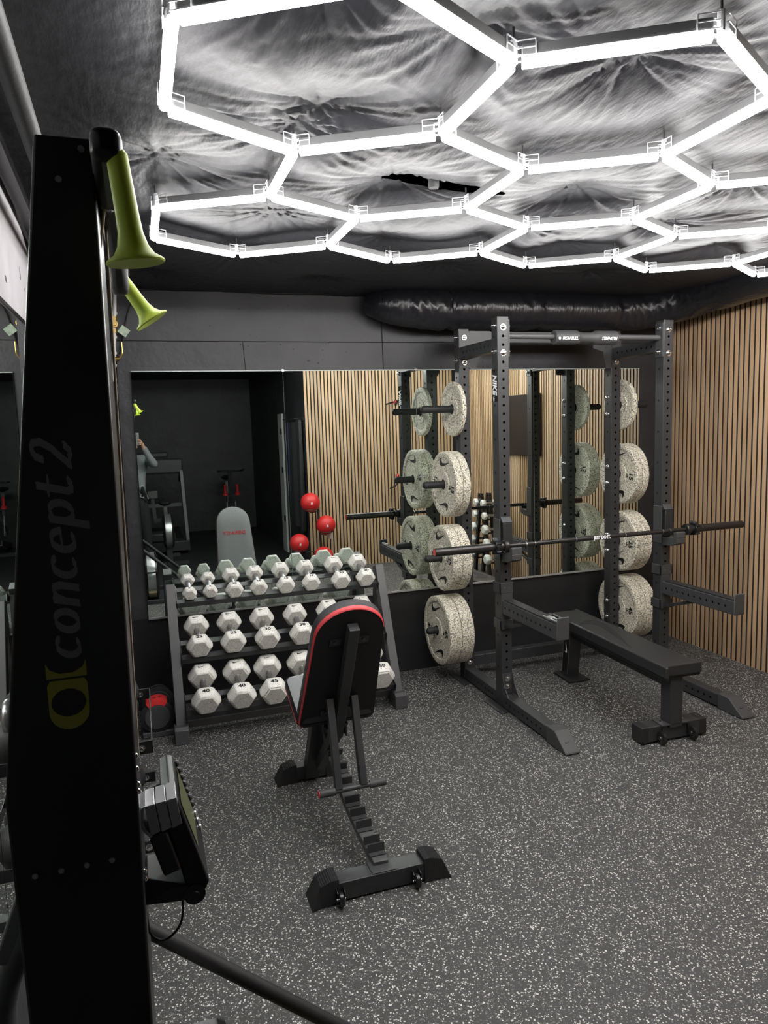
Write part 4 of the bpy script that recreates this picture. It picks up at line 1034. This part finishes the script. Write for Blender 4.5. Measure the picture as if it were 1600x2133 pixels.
# adjustable dumbbells
def adj(x, y, label, red):
    t = thing('adjustable_dumbbell', (x, y, 0))
    B().bx(x-.09, x+.095, y-.085, y+.10, 0, .035).build('cradle', 'rubber_grey', t, bevel=.006)
    for k in range(6):
        r = .098-.004*k if k < 5 else .085
        B().lathe([(.001, 0), (r-.006, 0), (r, .003), (r, .010), (r-.006, .013), (.001, .013)], (x, y-.085+k*.0165, .125), (0, 1, 0), 32).build('weight_disc', 'rubber', t)
    B().lathe([(.001, 0), (.07, 0), (.074, .006)], (x, y-.092, .125), (0, 1, 0), 32).build('front_cap', 'steel_mid', t)
    B().cyl((x, y, .125), (x, y+.13, .125), .016, 16).build('handle', 'steel_mid', t)
    if red:
        pts = []
        for k in range(13): a = radians(55+k*70/12); pts.append((cos(a)*.104, sin(a)*.104))
        for k in range(13): a = radians(125-k*70/12); pts.append((cos(a)*.075, sin(a)*.075))
        dd = B().prism(pts, (x, y+.014, .125), (1, 0, 0), (0, 0, 1), (0, -.106, 0)).build('weight_dial', 'red', t)
        text('12 15', .022, 'black_print', dd, (x+.0, y-.04, .2298), (1, 0, 0), (0, 1, 0), bold=.02)
    tag(t, label, 'adjustable dumbbell', 'adjustable dumbbells beside the rack')
adj(-.005, 4.36, 'black adjustable dumbbell with a red dial on the floor beside the dumbbell rack', True)
adj(.005, 4.60, 'black adjustable dumbbell on the floor, behind the one with the red dial', False)

# ================================================================ SEEN IN THE MIRRORS
# medicine ball tree
t = thing('medicine_ball_stand', (2.02, .97, 0))
B().cyl((2.06, .93, .02), (2.03, .93, .80), .016, 14).build('pole', 'steel_black', t)
for a in range(3): B().beam((2.06, .93, .02), (2.06+.26*cos(a*2.1+.5), .98+.22*sin(a*2.1+.5), .02), .03, .02).build('leg', 'steel_black', t)
balls = [(1.925, .98, .885, 'top'), (2.105, 1.0, .60, 'right middle'), (1.765, .98, .395, 'left middle'), (2.03, 1.12, .235, 'lowest')]
for x, y, z, nm in balls:
    R_ = .118
    B().tube([(x+cos(a)*.085, y+sin(a)*.085, z-.083) for a in [2*pi*i/16 for i in range(17)]], .006, 8, False).build('ring', 'steel_black', t)
    B().tube([(2.05, .93, z-.12), ((x+2.05)/2, (y+.93)/2, z-.12), (x, y+.0, z-.125), (x+.0, y+.085, z-.083)], .007, 8, False).build('arm', 'steel_black', t)
tag(t, 'black metal stand holding red medicine balls, seen in the mirror', 'ball stand')
for x, y, z, nm in balls:
    o = thing('medicine_ball', (x, y, z-.118))
    B().ball((x, y, z), .118, 40).build('ball', 'red_ball', o, ang=60)
    text('R', .04, 'white_print', o, (x-.01, y+.119, z), (-1, 0, 0), (0, 0, 1), bold=.03, name='emblem')
    tag(o, 'red medicine ball, %s one on the stand seen in the mirror' % nm, 'medicine ball', 'red medicine balls on the stand')
tag(B().lathe([(.001, 0), (.022, 0), (.024, .01), (.024, .06), (.016, .075), (.016, .10), (.001, .10)], (2.165, .95, .42), (0, 0, 1), 20).build('spray_bottle', 'bottle'), 'small white bottle hanging under the right medicine ball', 'bottle')
# resistance bands on the inner wall
hk = thing('band_hook', (1.94, .10, 1.84))
for y in (-.18, .15, .54): B().cyl((1.968, y, 1.90), (1.86, y, 1.91), .006, 8).build('peg', 'steel_gloss', hk)
B().bx(1.960, 1.9695, -.4, .62, 1.885, 1.92).build('rail', 'steel_black', hk)
tag(hk, 'wall rail of steel pegs for bands on the side wall, seen in the mirror', 'hook rail')
def hang(name, m_, y0, y1, xc, w, zt_, zb_, label, cat):
    b = B(); rings = []
    for q_ in range(17):
        f = q_/16; y = y0+(y1-y0)*f; zb2 = zb_+.16*(abs(f-.65)/.65)**2
        rings.append([V((xc+dx+.01*sin(f*9), y, z)) for dx, z in ((-w, zb2+.03), (-w*.6, zt_), (w*.6, zt_), (w, zb2+.03), (w*.5, zb2), (-w*.5, zb2))])
    b.loft(rings); o = b.build(name, m_, ang=50); tag(o, label, cat); return o
hang('exercise_mat', 'rubber_grey', -.10, .44, 1.922, .022, 1.87, .50, 'folded black exercise mat hanging from the wall pegs, seen in the mirror', 'exercise mat')
hang('exercise_mat', 'rubber', .455, .60, 1.920, .030, 1.89, .44, 'outermost black mat on the peg rail, closest to the slats, seen in the mirror', 'exercise mat')
hang('resistance_band', 'purple', -.23, -.12, 1.93, .01, 1.87, .80, 'purple elastic band hanging behind the black mats on the peg rail', 'resistance band')
# door leaf with pale edge
t = thing('door_1', (1.93, -.78, 0)); struct(t)
B().bx(1.94, 1.9685, -1.00, -.70, 0, 2.0).build('door_frame', 'door_white', t, bevel=.004)
for z in (.5, 1.2, 1.75): B().bx(1.932, 1.94, -.80, -.71, z-.04, z+.04).build('hinge', 'steel_gloss', t)
# TV on right wall
t = thing('television', (XR-.06, 2.39, 1.42))
B().bx(XR-.06, XR-.02, 1.91, 2.87, 1.42, 2.07).build('screen_panel', 'tv', t, bevel=.004)
B().bx(XR-.02, XR-.0132, 2.2, 2.6, 1.6, 1.9).build('wall_bracket', 'steel_black', t)
tag(t, 'switched off black television on the slatted right wall, seen in the mirror', 'television')
# cable attachments on rear slat wall
def att(x, z, label, pts, redp):
    t = thing('pull_down_bar', (x, YI+.05, z))
    B().bx(x-.02, x+.02, YI+.0132, YI+.04, z-.03, z+.03).build('hook', 'steel_black', t)
    B().tube([V(p)+V((x, YI, z)) for p in pts], .010, 10).build('bar', 'steel_gloss', t)
    B().cyl(V(redp[0])+V((x, YI, z)), V(redp[1])+V((x, YI, z)), .0135, 12).build('sleeve', 'red', t)
    tag(t, label, 'gym attachment', 'handles on the rear slat wall')
att(3.17, 2.08, 'upper black pull-down bar with a red sleeve on the rear slat wall', [(.03, .06, .01), (-.05, .09, .0), (-.18, .14, -.03)], ((-.02, .075, .005), (-.09, .10, -.01)))
att(3.16, 1.12, 'lower bent black pull-down bar with a red sleeve on the rear slat wall', [(.0, .05, .03), (-.03, .08, -.03), (-.04, .09, -.10), (-.14, .12, -.14)], ((-.0, .05, .03), (-.02, .07, -.0)))
# dumbbell tree near right wall
t = thing('dumbbell_tree', (3.70, 2.15, 0))
for sx in (-1, 1):
    B().beam((3.70+sx*.05, 2.33, .04), (3.70+sx*.05, 2.14, .98), .03, .05).build('side_frame', 'steel_gloss', t); B().beam((3.70+sx*.05, 1.96, .04), (3.70+sx*.05, 2.11, .98), .03, .05).build('side_frame', 'steel_gloss', t)
B().bx(3.5, 3.9, 1.92, 2.38, 0, .04).build('base', 'steel_black', t, bevel=.004)
zs_ = [.86, .72, .57, .42, .24]
for k, z in enumerate(zs_):
    for sg in (-1, 1):
        y = 2.15+sg*(.06+.03*k)
        B().bx(3.66, 3.74, y-.02, y+.02, z-.035, z-.02).build('cradle', 'steel_gloss', t)
tag(t, 'black upright dumbbell tree near the slatted right wall, seen in the mirror', 'dumbbell tree')
for k, z in enumerate(zs_):
    for sg in (-1, 1):
        y = 2.15+sg*(.06+.03*k)+sg*.03
        w = ['5', '5', '10', '10', '15'][k]
        o = clone(protos[w]); o.location = (3.70, y, z+.02); o.rotation_euler = (0, 0, pi/2)
        tag(o, 'white hex dumbbell on the %s side, %s row of the dumbbell tree' % ('mirror' if sg > 0 else 'far', ['top', 'second', 'third', 'fourth', 'lowest'][k]), 'dumbbell', 'white dumbbells on the tree')

# stationary rower/bike with fan at camera side
t = thing('exercise_bike', (.40, -.75, 0)); cx, cy, cz = .245, -.55, .465
fw = B().lathe([(.05, -.01), (.19, -.012), (.225, 0), (.232, .015)], (cx, cy, cz), (1, 0, 0), 40).lathe([(.232, .095), (.225, .11), (.19, .125), (.05, .125)], (cx, cy, cz), (1, 0, 0), 40).build('flywheel_cover', 'steel_gloss', t)
B().lathe([(.228, .014), (.230, .05), (.228, .098)], (cx, cy, cz), (1, 0, 0), 40).build('perforated_band', 'silver', fw)
B().bx(cx+.02, cx+.09, cy-.05, cy+.05, .0, .26).build('fork', 'steel_black', t); B().bx(cx-.22, cx+.30, cy-.04, cy+.03, 0, .04).build('front_foot', 'steel_black', t); B().bx(cx-.12, cx+.22, cy-.74, cy-.66, 0, .04).build('rear_foot', 'steel_black', t)
B().beam((cx+.05, cy, .25), (cx+.05, cy-.70, .06), .06, .08).build('frame_beam', 'steel_black', t)
B().beam((cx+.05, cy-.42, .12), (cx+.05, cy-.52, .78), .05, .05).build('seat_post', 'steel_black', t)
B().ball((cx+.05, cy-.54, .80), .1, 16, (.9, 1.3, .4)).build('saddle', 'rubber', t)
B().beam((cx-.10, cy-.02, .60), (cx-.12, cy-.03, .92), .045, .04).build('mast', 'steel_black', t); B().beam((cx-.12, cy, .62), (cx+.05, cy, .62), .05, .05).build('mast_base', 'steel_black', t)
mn = B().box((cx-.115, cy-.02, .965), (.13, .05, .10)).build('monitor', 'rubber_grey', t, bevel=.006)
tag(t, 'black fan exercise bike with a silver perforated flywheel, seen in the mirror', 'exercise bike')
# treadmill
t = thing('treadmill', (.2, -2.1, 0))
B().bx(-.25, .62, -3.1, -1.35, .05, .20).build('deck', 'steel_black', t, bevel=.01); B().bx(-.18, .55, -3.05, -1.6, .20, .206).build('belt', 'rubber', t)
B().bx(.02, .42, -1.60, -1.32, .20, .34).build('motor_cover', 'steel_mid', t, bevel=.03)
for x in (-.22, .60): B().beam((x, -1.40, .05), (x-.03, -1.62, 1.22), .05, .08).build('upright', 'grey_steel', t, bevel=.005)
B().bx(-.25, .60, -1.75, -1.58, 1.18, 1.40).build('console', 'steel_mid', t, bevel=.03); B().bx(-.1, .40, -1.62, -1.58, 1.42, 1.50).build('display', 'steel_black', t, bevel=.02)
for x in (-.22, .57): B().beam((x, -1.65, 1.2), (x, -2.1, 1.05), .05, .05).build('handrail', 'steel_black', t)
B().beam((-.2, -1.56, .72), (.57, -1.56, .72), .03, .05).build('cross_brace', 'grey_steel', t)
tag(t, 'dark treadmill in the unlit back of the room, seen in the mirror', 'treadmill')
# spin bike with red bottles
t = thing('spin_bike', (1.40, -3.0, 0))
B().beam((1.40, -2.75, .55), (1.40, -2.62, 1.12), .06, .06).build('handlebar_post', 'steel_black', t)
B().tube([(1.18, -2.45, 1.15), (1.22, -2.6, 1.12), (1.40, -2.6, 1.12), (1.58, -2.6, 1.12), (1.62, -2.45, 1.15)], .016, 10).build('handlebar', 'rubber', t)
B().lathe([(.001, -.02), (.22, -.02), (.23, 0), (.22, .02), (.001, .02)], (1.40, -2.72, .32), (1, 0, 0), 32).build('flywheel', 'chrome_rough', t)
B().bx(1.15, 1.65, -2.55, -2.49, 0, .05).build('front_foot', 'steel_black', t); B().bx(1.18, 1.62, -3.45, -3.39, 0, .05).build('rear_foot', 'steel_black', t)
B().beam((1.40, -2.55, .2), (1.40, -3.4, .05), .06, .08).build('frame_beam', 'steel_black', t); B().beam((1.40, -2.75, .50), (1.40, -3.15, .30), .06, .08).build('frame_tube', 'steel_black', t)
B().beam((1.40, -3.05, .25), (1.40, -3.2, .95), .05, .05).build('seat_post', 'steel_black', t); B().ball((1.40, -3.2, .98), .11, 16, (.8, 1.3, .35)).build('saddle', 'rubber', t)
B().beam((1.33, -2.6, .3), (1.33, -2.68, .6), .02, .04).build('fork_leg', 'steel_black', t); B().beam((1.47, -2.6, .3), (1.47, -2.68, .6), .02, .04).build('fork_leg', 'steel_black', t)
for x in (1.30, 1.50): B().lathe([(.001, 0), (.045, 0), (.045, .03), (.022, .05), (.018, .17), (.022, .18), (.001, .18)], (x, -2.55, .72), (0, 0, 1), 16).build('bottle', 'red', t)
B().beam((1.30, -2.55, .715), (1.50, -2.55, .715), .05, .01).build('bottle_tray', 'steel_black', t)
tag(t, 'black spin bike with two red bottles far back in the dark, seen in the mirror', 'exercise bike')

# ================================================================ PERSON (photographer, reflected)
t = thing('person', (-.03, -.42, 0))
def skinned(name, m, verts, edges_, parent, root=0, sub=2):
    me = bpy.data.meshes.new(name); off = OFF[parent.name]
    me.from_pydata([V(v[0])-off for v in verts], edges_, []); o = bpy.data.objects.new(name, me); COL.objects.link(o); o.parent = parent; me.materials.append(MATS[m])
    OFF[o.name] = off
    md = o.modifiers.new('skin', 'SKIN')
    for i, v in enumerate(verts):
        r = v[1]; me.skin_vertices[0].data[i].radius = (r, r) if not isinstance(r, tuple) else r
        me.skin_vertices[0].data[i].use_root = (i == root)
    md.use_smooth_shade = True
    sb = o.modifiers.new('sub', 'SUBSURF'); sb.levels = sub; sb.render_levels = sub
    return o
px, py = -.09, -.42
bv = [((px, py, .92), (.155, .115)), ((px, py, 1.10), (.145, .11)), ((px, py, 1.28), (.165, .12)), ((px, py, 1.42), (.165, .105)), ((px, py+.01, 1.50), (.07, .07)), ((px, py+.02, 1.58), .052),
      ((px+.17, py, 1.44), .072), ((px+.235, py+.10, 1.40), .062), ((px+.262, py+.22, 1.385), .055), ((px+.20, py+.30, 1.49), .045), ((px+.142, py+.378, 1.622), .036),
      ((px-.16, py, 1.44), .068), ((px-.185, py+.09, 1.32), .055), ((px-.15, py+.19, 1.37), .050), ((px-.04, py+.31, 1.52), .045), ((px+.02, py+.365, 1.62), .036)]
be = [(0, 1), (1, 2), (2, 3), (3, 4), (4, 5), (3, 6), (6, 7), (7, 8), (8, 9), (9, 10), (3, 11), (11, 12), (12, 13), (13, 14), (14, 15)]
body = skinned('body', 'skin', [(p, tuple(x*(.75 if p[2] > 1.2 else .5) for x in r) if isinstance(r, tuple) else r*.74) for p, r in bv]+[((px+.085, py, .74), .045), ((px+.11, py+.01, .5), .05), ((px+.12, py-.02, .10), .038), ((px-.085, py, .74), .045), ((px-.11, py+.01, .5), .05), ((px-.12, py-.02, .10), .038)],
               be+[(0, 16), (16, 17), (17, 18), (0, 19), (19, 20), (20, 21)], t)
skinned('sweater', 'sweater', [((px, py, .84), (.155, .12))]+[bv[k] for k in (1, 2, 3, 4, 6, 7, 8, 9, 10, 11, 12, 13, 14, 15)], [(0, 1), (1, 2), (2, 3), (3, 4), (3, 5), (5, 6), (6, 7), (7, 8), (8, 9), (3, 10), (10, 11), (11, 12), (12, 13), (13, 14)], t)
skinned('trousers', 'trousers', [((px, py, .97), (.13, .10)), ((px, py, .86), (.150, .118)), ((px+.085, py, .76), .10), ((px+.11, py+.01, .5), .07), ((px+.12, py-.02, .12), .055), ((px-.085, py, .76), .10), ((px-.11, py+.01, .5), .07), ((px-.12, py-.02, .12), .055)], [(0, 1), (1, 2), (2, 3), (3, 4), (1, 5), (5, 6), (6, 7)], t)
for s_ in (1, -1):
    b = B(); X = px+s_*.125
    b.loft([[V((X+a*w, py-.11+y, z*h)) for a, z in ((-1, 0), (1, 0), (.85, .6), (.3, 1), (-.3, 1), (-.85, .6))] for y, w, h in ((0, .03, .06), (.03, .042, .10), (.12, .040, .10), (.2, .048, .065), (.27, .038, .045), (.295, .02, .03))]).build('shoe', 'shoe', t, ang=60)
hc = V((px, py+.05, 1.695))
hd = B().ball(hc, .1, 28, (.76, .93, 1.15)).build('head', 'skin', body, ang=70)
B().ball(hc+V((0, -.012, .018)), .106, 24, (.78, .9, 1.08)).build('hair', 'hair', hd, ang=70)
for s_ in (-1, 1):
    B().ball(hc+V((s_*.03, .088, .0)), .012, 12).build('eye', 'white_print', hd); B().ball(hc+V((s_*.078, .0, -.005)), .022, 12, (.3, .8, 1.2)).build('ear', 'skin', hd)
B().prism([(0, 0), (.022, -.035), (0, -.04)], hc+V((-.009, .088, .0)), (0, 1, 0), (0, 0, 1), (.018, 0, 0)).build('nose', 'skin', hd, bevel=.005)
B().ball(hc+V((0, .082, -.06)), .02, 12, (1.1, .4, .3)).build('mouth', 'red', hd)
# hands: palm plus five fingers each gripping the phone (phone centred near the lens, just behind it)
PC = V((-.030, -.022, 1.715))
for s_, wr_ in ((1, V((px+.140, py+.378, 1.620))), (-1, V((px+.03, py+.378, 1.64)))):
    pe = PC+V((s_*.040, 0, -.04)) if s_ > 0 else PC+V((-.042, 0, -.04))
    palm = (wr_+pe)/2+V((s_*.012, -.006, .0))
    vts = [(wr_+(wr_-palm).normalized()*.055, .027), (palm, (.030, .018)), (palm.lerp(pe, .5)+V((s_*.008, 0, .01)), (.026, .013))]
    eds = [(0, 1), (1, 2)]
    for k in range(4):
        z = .028-.019*k; r = .0085-.0005*k
        b0 = pe+V((s_*.014, -.012, z)); b1 = pe+V((s_*.012, .010, z+.006)); b2 = pe+V((-s_*.008, .012, z+.008-.001*k)); b3 = pe+V((-s_*(.022-.003*k), .010, z+.008))
        n0_ = len(vts); vts += [(b0, r*1.1), (b1, r), (b2, r*.9), (b3, r*.75)]; eds += [(2, n0_), (n0_, n0_+1), (n0_+1, n0_+2), (n0_+2, n0_+3)]
    n0_ = len(vts); vts += [(palm+V((-s_*.012, -.012, .022)), .012), (pe+V((-s_*.002, -.018, .012)), .0105), (pe+V((-s_*.022, -.016, .026)), .0085)]; eds += [(1, n0_), (n0_, n0_+1), (n0_+1, n0_+2)]
    skinned('hand', 'skin', vts, eds, t, 0, 2)
tag(t, 'person in a grey sweatshirt holding up a phone, reflected at the mirror edge', 'person')
t = thing('smartphone', PC-V((0, 0, .075)))
B().box(PC, (.078, .008, .158)).build('case', 'phone', t, bevel=.003)
lp = B().box(PC+V((.017, .005, .055)), (.038, .003, .04)).build('camera_bump', 'phone', t, bevel=.001)
for dx, dz in ((.008, .065), (.026, .055), (.008, .045)):
    if (dx, dz) == (.026, .055): continue
    B().cyl(PC+V((dx, .0062, dz)), PC+V((dx, .008, dz)), .006, 16).build('lens', 'steel_gloss', lp)
tag(t, 'grey smartphone held up by the person reflected in the mirror', 'phone')
# nearer equipment at the lower picture edge is the ski machine flywheel
print('objects', len(bpy.data.objects))
